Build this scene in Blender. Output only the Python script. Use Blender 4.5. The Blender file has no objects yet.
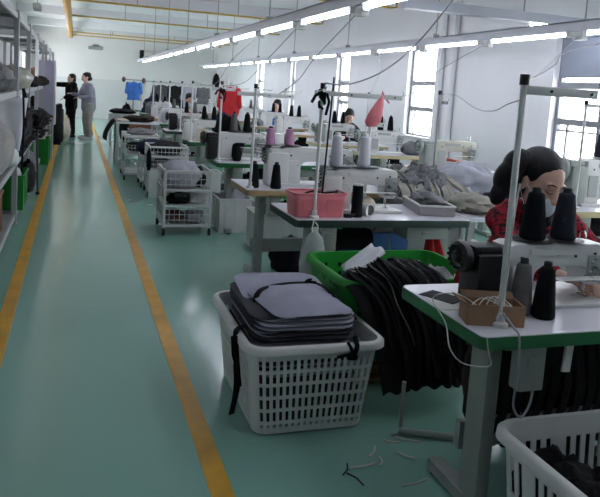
import bpy, bmesh, math, random
from mathutils import Vector, Matrix, Euler, noise
random.seed(7)
SC = bpy.context.scene
COL = SC.collection
PI = math.pi
H = 1.5
F = 680.0
PX0, PY0 = 300.0, 175.0          # principal point (the photograph is a crop)

# ------------------------------------------------------------------ camera frame
def _n(a): return Vector(a).normalized()
Yc = _n((76-PX0, PY0-78.5, -F))
Zc = -_n((-70-PX0, PY0-5750, -F))
Zc = (Zc - Yc*Zc.dot(Yc)).normalized()
Xc = Yc.cross(Zc)
def dirw(u, v):
    r = Vector((u-PX0, PY0-v, -F)); return Vector((r.dot(Xc), r.dot(Yc), r.dot(Zc)))
def at(u, v, Y):
    d = dirw(u, v); t = Y/d.y; return Vector((d.x*t, Y, H+d.z*t))
def atz(u, v, Z):
    d = dirw(u, v); t = (Z-H)/d.z; return Vector((d.x*t, d.y*t, Z))
cam = bpy.data.cameras.new('camera'); co = bpy.data.objects.new('camera', cam); COL.objects.link(co)
M3 = Matrix((Xc, Yc, Zc))        # rows: world axes in camera coords -> maps camera vec to world
co.matrix_world = Matrix.Translation((0, 0, H)) @ M3.to_4x4()
cam.sensor_fit = 'HORIZONTAL'; cam.sensor_width = 36; cam.lens = 36*F/600
cam.shift_x = 0; cam.shift_y = -(248.5-PY0)/600
cam.clip_start = .05; cam.clip_end = 200
SC.camera = co

# ------------------------------------------------------------------ materials
def lin(c):
    return tuple(((x/255)/12.92 if x/255 <= .04045 else ((x/255+.055)/1.055)**2.4) for x in c)
MATS = {}
def M(name, rgb=None, rough=.6, metal=0, var=.12, scale=8, bump=0, bscale=60, spec=.5, emit=None, es=1, alpha=None, trans=0, wave=None):
    if name in MATS: return MATS[name]
    m = bpy.data.materials.new(name); m.use_nodes = True; nt = m.node_tree; b = nt.nodes['Principled BSDF']
    c = lin(rgb)
    b.inputs['Roughness'].default_value = rough; b.inputs['Metallic'].default_value = metal
    b.inputs['Specular IOR Level'].default_value = spec
    tc = nt.nodes.new('ShaderNodeTexCoord')
    nz = nt.nodes.new('ShaderNodeTexNoise'); nz.inputs['Scale'].default_value = scale; nz.inputs['Detail'].default_value = 4
    nt.links.new(tc.outputs['Object'], nz.inputs['Vector'])
    cr = nt.nodes.new('ShaderNodeValToRGB')
    cr.color_ramp.elements[0].position = .3; cr.color_ramp.elements[1].position = .7
    cr.color_ramp.elements[0].color = tuple(x*(1-var) for x in c)+(1,)
    cr.color_ramp.elements[1].color = tuple(min(1, x*(1+var)) for x in c)+(1,)
    nt.links.new(nz.outputs['Fac'], cr.inputs['Fac']); nt.links.new(cr.outputs['Color'], b.inputs['Base Color'])
    if bump:
        bn = nt.nodes.new('ShaderNodeTexNoise'); bn.inputs['Scale'].default_value = bscale; bn.inputs['Detail'].default_value = 3
        nt.links.new(tc.outputs['Object'], bn.inputs['Vector'])
        bp = nt.nodes.new('ShaderNodeBump'); bp.inputs['Strength'].default_value = bump; bp.inputs['Distance'].default_value = .01
        nt.links.new(bn.outputs['Fac'], bp.inputs['Height']); nt.links.new(bp.outputs['Normal'], b.inputs['Normal'])
    if emit:
        b.inputs['Emission Color'].default_value = lin(emit)+(1,); b.inputs['Emission Strength'].default_value = es
    if alpha is not None: b.inputs['Alpha'].default_value = alpha
    if trans: b.inputs['Transmission Weight'].default_value = trans
    MATS[name] = m; return m

WHITE = M('white_paint_metal', (205, 206, 208), .35, var=.04)
MACH = M('machine_enamel', (212, 213, 212), .3, var=.03)
MACHB = M('machine_beige_enamel', (186, 184, 170), .35, var=.06)
GREYM = M('grey_painted_steel', (142, 150, 144), .4, var=.08)
GREYL = M('light_grey_steel', (160, 165, 165), .4, var=.06)
RACKM = M('rack_steel', (168, 172, 174), .4, var=.08)
RACKD = M('rack_shelf_steel', (150, 153, 155), .5, var=.1)
CHROME = M('chrome', (200, 200, 200), .2, metal=1, var=.03)
BLACK = M('black_plastic', (12, 12, 14), .4, var=.1)
RUBBER = M('black_rubber', (24, 24, 24), .7, var=.1)
TOPW = M('white_laminate', (216, 215, 224), .22, var=.03)
EGREEN = M('green_edge', (30, 104, 60), .45, var=.08)
EDARK = M('dark_green_edge', (34, 58, 52), .5, var=.1)
EWOOD = M('wood_edge', (176, 148, 112), .5, var=.12, scale=20)
EYEL = M('pale_wood_edge', (196, 180, 140), .5, var=.1, scale=20)
PINKB = M('pink_plastic', (214, 120, 128), .4, var=.05)
GREENP = M('green_plastic', (26, 138, 44), .4, var=.08)
WPLAST = M('white_plastic', (212, 213, 211), .42, var=.05)
WIREW = M('white_wire', (205, 208, 208), .4, var=.03)
CARD = M('cardboard', (150, 116, 88), .8, var=.1, scale=14)
CARDI = M('cardboard_dark', (112, 86, 62), .85, var=.1)
FGREY = M('grey_felt', (152, 152, 168), .9, var=.08, bump=.15, bscale=200)
FGREYD = M('dark_felt_edge', (52, 53, 60), .95, var=.15)
FBLACK = M('black_fabric', (22, 22, 25), .85, spec=.15, var=.3, bump=.4, bscale=90)
FBLACK2 = M('charcoal_fabric', (40, 39, 42), .85, spec=.15, var=.25, bump=.4, bscale=90)
FBROWN = M('brown_black_fabric', (42, 36, 33), .9, spec=.15, var=.5, bump=.5, bscale=60, scale=14)
FMID = M('mid_grey_fabric', (112, 112, 116), .9, var=.3, bump=.4, bscale=50)
FPALE = M('pale_grey_fabric', (178, 179, 190), .9, var=.08, bump=.2, bscale=60)
FOLIVE = M('olive_grey_fabric', (150, 148, 138), .9, var=.2, bump=.3)
FNAVY = M('navy_fabric', (40, 44, 66), .9, spec=.15, var=.2, bump=.3)
FRED = M('red_fabric', (196, 40, 48), .85, var=.2, bump=.3)
FBLUE = M('blue_fabric', (66, 122, 205), .85, var=.15, bump=.2)
FWHITE = M('white_fabric', (206, 206, 212), .9, var=.06, bump=.2)
FPINK = M('pink_mesh', (240, 140, 148), .8, var=.15, bump=.3, bscale=120)
ORANGE = M('orange_cloth', (206, 104, 70), .85, var=.15)
SKIN = M('skin', (206, 166, 148), .5, var=.05)
HAIR = M('black_hair', (13, 12, 16), .5, spec=.3, var=.3, bump=.4, bscale=140, scale=60)
MASK = M('mask_blue', (198, 212, 224), .85, var=.04)
TBLACK = M('thread_black', (15, 16, 19), .8, spec=.15, var=.15, bump=.5, bscale=220)
TGREEN = M('thread_black_green', (14, 20, 26), .8, spec=.15, var=.1, bump=.5, bscale=220)
TGREY = M('thread_grey', (48, 50, 62), .8, spec=.15, var=.1, bump=.5, bscale=220)
TMID = M('thread_mid_grey', (108, 108, 108), .8, spec=.15, var=.1, bump=.5, bscale=220)
TWHITE = M('thread_white', (206, 207, 216), .8, var=.03, bump=.4, bscale=220)
TPINK = M('thread_pink', (196, 142, 178), .8, var=.08, bump=.5, bscale=220)
CABLE = M('grey_cable', (150, 150, 158), .5)
CABLEW = M('white_cable', (206, 206, 202), .5)
YPIPE = M('yellow_pipe', (206, 168, 84), .45, var=.1)
YPIPE2 = M('orange_yellow_pipe', (214, 158, 58), .45, var=.12)
TRAY = M('lamp_tray_enamel', (206, 207, 218), .4, var=.03)
BLIND = M('grey_blind', (140, 146, 160), .8, var=.03)
FRAMEM = M('window_frame_grey', (120, 124, 130), .4, var=.05)
BLUEP = M('blue_plastic', (46, 92, 158), .45, var=.1)
PLINE = M('paper_white', (214, 212, 206), .8, var=.03)
MILKY = M('milky_plastic_bag', (190, 200, 200), .3, var=.08, bump=.5, bscale=30)
DBAG = M('dark_plastic_bag', (98, 100, 104), .28, var=.2, bump=.7, bscale=22)
LILAC = M('lilac_board', (170, 168, 194), .5, var=.04)
YELLOWC = M('yellow_print', (208, 186, 90), .8, var=.2)
JEAN = M('pale_trousers', (158, 156, 150), .85, var=.1, bump=.3)
BEIGE = M('cream_cloth', (206, 196, 176), .85, var=.1)

def mat_fabric_pattern(name, a, b, scale, thr):
    m = bpy.data.materials.new(name); m.use_nodes = True; nt = m.node_tree; p = nt.nodes['Principled BSDF']
    p.inputs['Roughness'].default_value = .8; p.inputs['Specular IOR Level'].default_value = .25
    tc = nt.nodes.new('ShaderNodeTexCoord'); v = nt.nodes.new('ShaderNodeTexVoronoi'); v.inputs['Scale'].default_value = scale
    nz = nt.nodes.new('ShaderNodeTexNoise'); nz.inputs['Scale'].default_value = scale*.45; nz.inputs['Detail'].default_value = 3
    nt.links.new(tc.outputs['Object'], v.inputs['Vector']); nt.links.new(tc.outputs['Object'], nz.inputs['Vector'])
    ad = nt.nodes.new('ShaderNodeMath'); ad.operation = 'MULTIPLY'
    nt.links.new(v.outputs['Distance'], ad.inputs[0]); nt.links.new(nz.outputs['Fac'], ad.inputs[1])
    cr = nt.nodes.new('ShaderNodeValToRGB'); e = cr.color_ramp.elements
    e[0].position = thr-.03; e[1].position = thr+.03; e[0].color = lin(b)+(1,); e[1].color = lin(a)+(1,)
    nt.links.new(ad.outputs[0], cr.inputs['Fac']); nt.links.new(cr.outputs['Color'], p.inputs['Base Color'])
    MATS[name] = m; return m
REDP = mat_fabric_pattern('red_patterned_jacket', (150, 14, 38), (34, 12, 22), 48, .21)

def floor_mat():
    m = bpy.data.materials.new('teal_epoxy_floor'); m.use_nodes = True; nt = m.node_tree; b = nt.nodes['Principled BSDF']
    tc = nt.nodes.new('ShaderNodeTexCoord')
    n1 = nt.nodes.new('ShaderNodeTexNoise'); n1.inputs['Scale'].default_value = .5; n1.inputs['Detail'].default_value = 2
    n2 = nt.nodes.new('ShaderNodeTexNoise'); n2.inputs['Scale'].default_value = 2.2; n2.inputs['Detail'].default_value = 2
    cr = nt.nodes.new('ShaderNodeValToRGB'); cr.color_ramp.elements[0].position = .3; cr.color_ramp.elements[1].position = .72
    cr.color_ramp.elements[0].color = lin((130, 176, 162))+(1,); cr.color_ramp.elements[1].color = lin((140, 186, 172))+(1,)
    r2 = nt.nodes.new('ShaderNodeMapRange'); r2.inputs['To Min'].default_value = .15; r2.inputs['To Max'].default_value = .2
    for n in (n1, n2): nt.links.new(tc.outputs['Object'], n.inputs['Vector'])
    nt.links.new(n1.outputs['Fac'], cr.inputs['Fac']); nt.links.new(cr.outputs['Color'], b.inputs['Base Color'])
    nt.links.new(n2.outputs['Fac'], r2.inputs['Value']); nt.links.new(r2.outputs['Result'], b.inputs['Roughness'])
    b.inputs['Specular IOR Level'].default_value = .5
    return m
def glass_mat():
    m = bpy.data.materials.new('clear_glass'); m.use_nodes = True; nt = m.node_tree; nt.nodes.clear()
    o = nt.nodes.new('ShaderNodeOutputMaterial'); t = nt.nodes.new('ShaderNodeBsdfTransparent'); g = nt.nodes.new('ShaderNodeBsdfGlossy')
    g.inputs['Roughness'].default_value = .05; x = nt.nodes.new('ShaderNodeMixShader'); x.inputs[0].default_value = .06
    nt.links.new(t.outputs[0], x.inputs[1]); nt.links.new(g.outputs[0], x.inputs[2]); nt.links.new(x.outputs[0], o.inputs[0])
    return m
def bag_mat(name, rgb, a):
    m = bpy.data.materials.new(name); m.use_nodes = True; nt = m.node_tree; b = nt.nodes['Principled BSDF']
    b.inputs['Base Color'].default_value = lin(rgb)+(1,); b.inputs['Roughness'].default_value = .25
    n = nt.nodes.new('ShaderNodeTexNoise'); n.inputs['Scale'].default_value = 30
    bp = nt.nodes.new('ShaderNodeBump'); bp.inputs['Strength'].default_value = .7; nt.links.new(n.outputs['Fac'], bp.inputs['Height'])
    nt.links.new(bp.outputs['Normal'], b.inputs['Normal']); b.inputs['Alpha'].default_value = a
    return m
GLASS = glass_mat()
CLEARBAG = bag_mat('clear_plastic_bag', (200, 212, 212), .4)
TUBE = M('lamp_tube_glow', (255, 255, 255), .4, emit=(240, 244, 255), es=26)
FLOORM = floor_mat()
WALLM = M('white_wall_paint', (226, 226, 230), .8, var=.025, scale=1.5)
WALLB = M('white_back_wall_paint', (228, 228, 228), .8, var=.02, scale=1.5)
CEILM = M('white_ceiling_paint', (232, 232, 236), .85, var=.02, scale=1.2)

# ------------------------------------------------------------------ mesh builder
class MB:
    def __init__(s): s.v = []; s.f = []
    def add(s, vs, fs):
        b = len(s.v); s.v += [tuple(x) for x in vs]; s.f += [[i+b for i in f] for f in fs]; return s
    def box(s, c, d, rz=0, ch=0, rot=None):
        c = Vector(c); hx, hy, hz = d[0]/2, d[1]/2, d[2]/2
        R = rot if rot is not None else Matrix.Rotation(rz, 3, 'Z')
        if not ch:
            vs = [R @ Vector((x*hx, y*hy, z*hz))+c for z in (-1, 1) for y in (-1, 1) for x in (-1, 1)]
            return s.add(vs, [(0, 2, 3, 1), (4, 5, 7, 6), (0, 1, 5, 4), (2, 6, 7, 3), (0, 4, 6, 2), (1, 3, 7, 5)])
        ch = min(ch, hx*.9, hy*.9, hz*.9)
        bm = bmesh.new(); bmesh.ops.create_cube(bm, size=1)
        for v in bm.verts: v.co = Vector((v.co.x*2*hx, v.co.y*2*hy, v.co.z*2*hz))
        bmesh.ops.bevel(bm, geom=bm.edges[:], offset=ch, segments=2, profile=.6, affect='EDGES')
        return s.bm(bm, lambda p: R @ p+c)
    def bm(s, bm, fn=lambda p: p):
        bm.verts.index_update()
        s.add([fn(v.co.copy()) for v in bm.verts], [[v.index for v in f.verts] for f in bm.faces]); bm.free(); return s
    def cyl(s, p0, p1, r0, r1=None, n=12, cap=True):
        p0, p1 = Vector(p0), Vector(p1); r1 = r0 if r1 is None else r1
        z = (p1-p0).normalized(); a = Vector((1, 0, 0)) if abs(z.x) < .9 else Vector((0, 1, 0))
        x = z.cross(a).normalized(); y = z.cross(x)
        vs = []
        for p, r in ((p0, r0), (p1, r1)):
            for i in range(n):
                t = 2*PI*i/n; vs.append(p+x*math.cos(t)*r+y*math.sin(t)*r)
        fs = [(i, (i+1) % n, n+(i+1) % n, n+i) for i in range(n)]
        if cap: fs += [tuple(range(n))[::-1], tuple(range(n, 2*n))]
        return s.add(vs, fs)
    def tube(s, pts, r, n=6, closed=False):
        pts = [Vector(p) for p in pts]; N = len(pts); vs = []; fs = []
        up = None
        for i, p in enumerate(pts):
            if closed: t = (pts[(i+1) % N]-pts[i-1]).normalized()
            else: t = (pts[min(i+1, N-1)]-pts[max(i-1, 0)]).normalized()
            if up is None: up = Vector((0, 0, 1)) if abs(t.z) < .9 else Vector((1, 0, 0))
            x = t.cross(up)
            if x.length < 1e-4: x = t.cross(Vector((1, .3, 0)))
            x.normalize(); y = x.cross(t).normalized(); up = y
            rr = r[i] if isinstance(r, (list, tuple)) else r
            for k in range(n):
                a = 2*PI*k/n; vs.append(p+x*math.cos(a)*rr+y*math.sin(a)*rr)
        for i in range(N if closed else N-1):
            for k in range(n):
                j = (i+1) % N; fs.append((i*n+k, i*n+(k+1) % n, j*n+(k+1) % n, j*n+k))
        if not closed: fs += [tuple(range(n)), tuple(range((N-1)*n, N*n))[::-1]]
        return s.add(vs, fs)
    def lathe(s, prof, c=(0, 0, 0), n=20, R=None):
        c = Vector(c); vs = []
        for r, z in prof:
            for i in range(n):
                t = 2*PI*i/n; p = Vector((r*math.cos(t), r*math.sin(t), z)); vs.append((R @ p if R else p)+c)
        fs = [(j*n+i, j*n+(i+1) % n, (j+1)*n+(i+1) % n, (j+1)*n+i) for j in range(len(prof)-1) for i in range(n)]
        fs += [tuple(range(n))[::-1], tuple(range((len(prof)-1)*n, len(prof)*n))]
        return s.add(vs, fs)
    def prism(s, pts, y0, y1, bev=.005, fn=None):
        """outline in XZ extruded along Y"""
        bm = bmesh.new(); n = len(pts)
        a = [bm.verts.new((p[0], y0, p[1])) for p in pts]; b = [bm.verts.new((p[0], y1, p[1])) for p in pts]
        fa = bm.faces.new(a); fb = bm.faces.new(b[::-1])
        for i in range(n): bm.faces.new((a[i], b[i], b[(i+1) % n], a[(i+1) % n]))
        bmesh.ops.recalc_face_normals(bm, faces=bm.faces[:])
        if bev:
            ed = [e for e in bm.edges if (fa in e.link_faces or fb in e.link_faces)]
            bmesh.ops.bevel(bm, geom=ed, offset=bev, segments=2, profile=.6, affect='EDGES')
        bmesh.ops.triangulate(bm, faces=[f for f in bm.faces if len(f.verts) > 4])
        return s.bm(bm, fn or (lambda p: p))
    def grid(s, fn, nu, nv, cu=False):
        vs = [fn(i/nu, j/nv) for j in range(nv+1) for i in range(nu+1)]
        w = nu+1
        return s.add(vs, [(j*w+i, j*w+i+1, (j+1)*w+i+1, (j+1)*w+i) for j in range(nv) for i in range(nu)])
    def ell(s, c, r, R=None, n=16, m=10):
        c = Vector(c); vs = [(0, 0, -1)]
        for j in range(1, m):
            a = PI*j/m-PI/2
            for i in range(n):
                t = 2*PI*i/n; vs.append((math.cos(a)*math.cos(t), math.cos(a)*math.sin(t), math.sin(a)))
        vs.append((0, 0, 1)); fs = []
        for i in range(n): fs.append((0, 1+(i+1) % n, 1+i))
        for j in range(m-2):
            for i in range(n): fs.append((1+j*n+i, 1+j*n+(i+1) % n, 1+(j+1)*n+(i+1) % n, 1+(j+1)*n+i))
        L = len(vs)-1; b = 1+(m-2)*n
        for i in range(n): fs.append((b+i, b+(i+1) % n, L))
        out = []
        for v in vs:
            p = Vector((v[0]*r[0], v[1]*r[1], v[2]*r[2])); out.append((R @ p if R else p)+c)
        return s.add(out, fs)
    def cap(s, p0, p1, r0, r1, n=14):
        """tapered limb with round ends"""
        p0, p1 = Vector(p0), Vector(p1); d = p1-p0; L = d.length; z = d.normalized()
        q = Vector((0, 0, 1)).rotation_difference(z).to_matrix(); pr = []
        for k in range(1, 5): a = -PI/2+k*PI/10; pr.append((r0*math.cos(a), r0*math.sin(a)))
        pr.append((r0, 0)); pr.append((r1, L))
        for k in range(1, 5): a = k*PI/10; pr.append((r1*math.cos(a), L+r1*math.sin(a)))
        return s.lathe(pr, p0, n, q)
    def build(s, name, mat, parent=None, smooth=None, loc=None, solid=0, sub=0, recalc=True):
        me = bpy.data.meshes.new(name); me.from_pydata(s.v, [], s.f); me.update()
        if recalc:
            b = bmesh.new(); b.from_mesh(me); bmesh.ops.recalc_face_normals(b, faces=b.faces[:]); b.to_mesh(me); b.free()
        if smooth is not None and smooth is not False:
            me.shade_smooth(); me.set_sharp_from_angle(angle=math.radians(smooth))
        me.materials.append(mat)
        o = bpy.data.objects.new(name, me); COL.objects.link(o)
        if parent: o.parent = parent
        if loc is not None: o.location = loc
        if solid:
            md = o.modifiers.new('solid', 'SOLIDIFY'); md.thickness = solid; md.offset = 0
        if sub:
            md = o.modifiers.new('sub', 'SUBSURF'); md.levels = sub; md.render_levels = sub
        return o

def tag(o, label=None, cat=None, group=None, kind=None):
    if label: o['label'] = label
    if cat: o['category'] = cat
    if group: o['group'] = group
    if kind: o['kind'] = kind
    return o
def empty(name, loc, rz=0, label=None, cat=None, group=None):
    o = bpy.data.objects.new(name, None); COL.objects.link(o); o.location = loc; o.rotation_euler = (0, 0, rz)
    o.empty_display_size = .1
    return tag(o, label, cat, group)
def copy_tree(o, parent=None):
    c = o.copy(); COL.objects.link(c)
    if parent: c.parent = parent
    for ch in list(o.children): copy_tree(ch, c)
    return c
def place(first, proto, loc, rz, label, group=None):
    o = proto if first else copy_tree(proto)
    o.location = loc; o.rotation_euler = (0, 0, rz); o['label'] = label
    if group: o['group'] = group
    elif 'group' in o: del o['group']
    return o
def blob(mb, name, mat, parent=None, voxel=.012, smooth_it=4, factor=.5):
    """union of closed shapes as one continuous surface"""
    o = mb.build(name, mat)
    md = o.modifiers.new('r', 'REMESH'); md.mode = 'VOXEL'; md.voxel_size = voxel
    sm = o.modifiers.new('s', 'SMOOTH'); sm.iterations = smooth_it; sm.factor = factor
    bpy.context.view_layer.update()
    dg = bpy.context.evaluated_depsgraph_get()
    me = bpy.data.meshes.new_from_object(o.evaluated_get(dg)); me.name = name
    o.modifiers.clear(); old = o.data; o.data = me; bpy.data.meshes.remove(old)
    if not me.materials: me.materials.append(mat)
    me.shade_smooth()
    if parent: o.parent = parent
    return o
def nz(p, s=1.0, seed=0): return noise.noise(Vector(p)*s+Vector((seed*7.3, seed*3.1, seed*1.7)))
# ================================================================== THE ROOM
XL, XR, YF, YB, ZC = -1.62, 5.5, -4.0, 28.0, 3.5
def st(o, *a): o['kind'] = 'structure'; return o
st(MB().box(((XL+XR)/2, (YF+YB)/2, -.05), (XR-XL+1, YB-YF+1, .1)).build('floor', FLOORM))
st(MB().box(((XL+XR)/2, (YF+YB)/2, ZC+.05), (XR-XL+1, YB-YF+1, .1)).build('ceiling', CEILM))
wl = MB(); y = YF; LW = [(9.0, 11.0), (14.9, 16.6), (19.4, 20.8), (22.0, 24.5), (25.3, 27.2)]  # left window openings; the far ones are added to brighten the room's far end
for a0, a1 in LW:
    wl.box((XL-.1, (y+a0)/2, ZC/2), (.2, a0-y, ZC)); wl.box((XL-.1, (a0+a1)/2, .55), (.2, a1-a0, 1.1)); wl.box((XL-.1, (a0+a1)/2, (2.5+ZC)/2), (.2, a1-a0, ZC-2.5)); y = a1
wl.box((XL-.1, (y+YB)/2, ZC/2), (.2, YB-y, ZC)); st(wl.build('wall_left', WALLM))
st(MB().box(((XL+XR)/2, YB+.1, ZC/2), (XR-XL, .2, ZC)).build('wall_back', WALLB))
st(MB().box(((XL+XR)/2, YF-.1, ZC/2), (XR-XL, .2, ZC)).build('wall_front', WALLM))
# right wall with its row of windows
WZ0, WZ1, WW = .88, 2.42, .95
WY = [3.3, 6.98, 10.85, 14.3, 17.75, 21.4]       # far jamb of each window
WW_ = [1.5, 1.5, .98, .75, .45, .85]
w = MB(); TH = .16
def wseg(y0, y1, z0, z1): w.box((XR+TH/2, (y0+y1)/2, (z0+z1)/2), (TH, y1-y0, z1-z0))
y = YF
for yj, ww in zip(WY, WW_):
    wseg(y, yj-ww, 0, ZC); wseg(yj-ww, yj, 0, WZ0); wseg(yj-ww, yj, WZ1, ZC); y = yj
wseg(y, YB, 0, ZC)
st(w.build('wall_right', WALLM))
for k, (yj, ww) in enumerate(zip(WY, WW_)):
    y0, y1 = yj-ww, yj; xg = XR+.11
    f = MB(); t = .055
    f.box((xg, y0+t/2, (WZ0+WZ1)/2), (.06, t, WZ1-WZ0)); f.box((xg, y1-t/2, (WZ0+WZ1)/2), (.06, t, WZ1-WZ0))
    f.box((xg, (y0+y1)/2, WZ0+t/2), (.06, ww, t)); f.box((xg, (y0+y1)/2, WZ1-t/2), (.06, ww, t))
    f.box((xg, (y0+y1)/2, 1.80), (.065, ww, .075)); f.box((xg, (y0+y1)/2, 1.365), (.065, ww, .075))
    if ww > 1.2:
        f.box((xg, (y0+y1)/2, (WZ0+WZ1)/2), (.05, .05, WZ1-WZ0)); f.box((xg, (y0+y1)/2, 1.26), (.03, ww, .022))
        f.box((xg, y1-.22, (WZ0+1.365)/2), (.03, .03, 1.365-WZ0))
    else:
        f.box((xg-.01, y1-.2, 1.12), (.03, .03, .48))
    fo = st(f.build('window_%d' % (k+1), FRAMEM))
    MB().box((xg+.01, (y0+y1)/2, (WZ0+WZ1)/2), (.006, ww-.02, WZ1-WZ0-.02)).build('pane', GLASS, fo)
    MB().box((XR+.02, (y0+y1)/2, WZ0+.0125), (.14, ww-.004, .025), ch=.004).build('window_sill', WALLM, fo)
for k, (a0, a1) in enumerate(LW):
    f = MB()
    for yy in (a0+.03, (a0+a1)/2, a1-.03): f.box((XL-.12, yy, 1.8), (.05, .06, 1.4))
    for z in (1.13, 1.9, 2.47): f.box((XL-.12, (a0+a1)/2, z), (.05, a1-a0, .06))
    fo = st(f.build('window_%d' % (k+10), FRAMEM)); MB().box((XL-.13, (a0+a1)/2, 1.8), (.006, a1-a0-.02, 1.38)).build('pane', GLASS, fo)  # frames and panes, also for the far openings added for their light
# the blind at the near window
b = empty('roller_blind', (XR+.04, (WY[1]*2-WW_[1])/2, 2.38), 0, 'grey roller blind pulled halfway down over the window behind the seated worker in red', 'blind')
MB().cyl((0, -.7, 0), (0, .7, 0), .03, n=16).build('roller', BLIND, b, smooth=40)
MB().box((.03, 0, -.24), (.006, 1.42, .46)).build('shade', BLIND, b)
MB().box((.03, 0, -.48), (.016, 1.4, .025), ch=.004).build('bottom_bar', FRAMEM, b)
# pilasters
p = MB()
for yy in (9.25, 9.62): p.cyl((XR-.05, yy, 0), (XR-.05, yy, ZC), .045, n=14)
st(p.build('trim_1', WALLM))
# ceiling beams
p = MB()
for yy in (2.2, 6.9, 11.6, 16.4, 21.0, 25.6): p.box(((XL+XR)/2, yy, ZC-.12), (XR-XL, .3, .24))
st(p.build('trim_2', CEILM))
# floor lines
for nme, x in (('trim_3', .555), ('trim_4', -.375)):
    st(MB().box((x, 11, .0015), (.085, 28, .003)).build(nme, M('yellow_floor_paint', (214, 160, 44), .38, var=.16, scale=5)))
# panelled partition on the back wall
p = MB()
p.box((.9, YB-.03, .75), (3.2, .06, 1.5))
for k in range(17): p.box((-.7+k*.2, YB-.065, .75), (.02, .014, 1.5))
p.box((.9, YB-.05, 1.52), (3.2, .1, .04))
o = p.build('trim_5', M('panel_white', (214, 216, 218), .6, var=.02)); st(o)

# gas/air pipes under the ceiling
def pipe_thing(name, pts, r, mat, label, cat, group=None, brk=None):
    o = MB().tube(pts, r, 10).build(name, mat, smooth=50)
    tag(o, label, cat, group)
    if brk:
        for q in brk: MB().box(q, (.03, .03, ZC-q[2]+.0)).build('hanger', GREYM, o, loc=(0, 0, (ZC-q[2])/2))
    return o
ZP = 3.1
pipe_thing('ceiling_pipe', [(-.22, 5.5, ZP), (-.22, 27.9, ZP)], .085, YPIPE2, 'thick orange yellow pipe running under the ceiling over the aisle', 'pipe',
           brk=[(-.2, y, ZP) for y in (7, 11, 15, 19, 23, 27)])
for k, (yy, nm) in enumerate([(11.3, 'nearest'), (15.2, 'second nearest'), (19.0, 'third nearest'), (25.6, 'fourth nearest'), (27.3, 'farthest')]):
    e = MB().tube([(-.2, yy, ZP+.02), (5.3, yy, ZP+.02), (5.4, yy, ZP+.03), (5.42, yy, ZP+.33)] if k in (0, 1) else [(-.2, yy, ZP+.02), (5.48, yy, ZP+.02)], .022, 8).build('cross_pipe', YPIPE, smooth=50)
    tag(e, 'thin yellow pipe crossing under the ceiling, %s of the five' % nm, 'pipe', 'yellow cross pipes')
    for x in (1.2, 3.4): MB().box((x, yy, (ZP+ZC)/2+.01), (.015, .015, ZC-ZP-.02)).build('hanger', GREYM, e)
# valve boxes on the main pipe
for yy, lb in ((8.3, 'nearer of the two'), (12.2, 'farther of the two')):
    o = MB().box((0, 0, 0), (.2, .6, .26), ch=.02).cyl((0, -.45, 0), (0, .45, 0), .08, n=12).build('pipe_joint', YPIPE2, smooth=40, loc=(-.36, yy, ZP-.1))
    tag(o, 'orange yellow valve joint on the thick ceiling pipe, %s' % lb, 'pipe joint')
# smoke box + vent far away, air conditioner
a = empty('air_conditioner', (2.95, YB-.16, 2.62), 0, 'white wall air conditioner with a dark end high on the far wall', 'air conditioner')
MB().box((0, 0, 0), (1.1, .3, .3), ch=.03).build('body', WPLAST, a)
MB().box((-.5, -.01, 0), (.16, .31, .31), ch=.02).build('end_cap', FBLACK2, a)
MB().box((.05, -.155, -.08), (.85, .01, .04)).build('louver', GREYM, a)
o = MB().box((0, 0, 0), (.55, .1, .12), ch=.02).box((0, .03, .09), (.2, .04, .1)).build('emergency_light', GREYM, loc=(.7, YB-.06, 2.72))
tag(o, 'grey emergency lamp high on the far wall above the aisle', 'lamp')

# ================================================================== LAMP TRAYS
def lamp_row(x, y0, y1, yt, z, label, ytop=None):
    t = empty('lamp_row', (x, y0, z), 0, label, 'lamp row')
    L = y1-y0
    m = MB(); m.box((0, L/2, .06), (.13, L, .012)); 
    for s in (-1, 1): m.box((s*.062, L/2, .02), (.006, L, .09))
    m.box((0, L/2, -.012), (.06, L, .012)).box((0, L/2, .025), (.05, L, .06))
    m.build('tray', TRAY, t)
    y = yt; n = 0
    while y < y1-1.2:
        f = MB().cyl((0, 0, 0), (0, 1.16, 0), .0115, n=10).build('lamp_tube', TUBE, t, smooth=40, loc=(0, y-y0, -.045))
        for q in (-.02, 1.18): MB().box((0, q, .01), (.05, .035, .06), ch=.004).build('socket', WPLAST, f)
        MB().box((.03, 1.31, .0), (.07, .12, .1), ch=.01).build('power_box', WPLAST, f)
        y += 1.44; n += 1
    y = 1.1
    k = 0
    while y < L:
        MB().cyl((0, y, .065), (0, y, ZC-z), .008, n=6).box((0, y, .09), (.07, .03, .05)).build('hanger', GREYL, t)
        y += 2.9
    return t
lamp_row(1.98, .4, 23.3, .6, 2.19, 'long hanging row of white tube lamps over the sewing tables beside the aisle')
lamp_row(4.2, .7, 24.3, .88, 2.22, 'long hanging row of white tube lamps over the sewing tables beside the windows')
# cable trunk crossing at right
t = empty('cable_trunk', (4.3, 6.3, 2.46), 0, 'grey enamel cable trunk hanging crosswise above the window side lamp row', 'cable tray')
MB().box((0, 0, 0), (2.4, .12, .1), ch=.006).build('trunk', TRAY, t)
MB().cyl((.3, 0, -.07), (1.18, 0, -.07), .014, n=10).build('lamp_tube', TUBE, t, smooth=40)
for x in (-1.0, .2, 1.0): MB().cyl((x, 0, .05), (x, 0, ZC-2.46), .008, n=6).build('hanger', GREYL, t)
# daylight through the windows
wd = bpy.data.worlds.new('sky'); SC.world = wd; wd.use_nodes = True
bg = wd.node_tree.nodes['Background']; bg.inputs[0].default_value = (.95, .97, 1, 1); bg.inputs[1].default_value = 8.0
SC.view_settings.view_transform = 'Standard'; SC.view_settings.look = 'None'; SC.view_settings.gamma = 1
SC.view_settings.exposure = 0.5; SC.view_settings.use_curve_mapping = False
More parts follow.
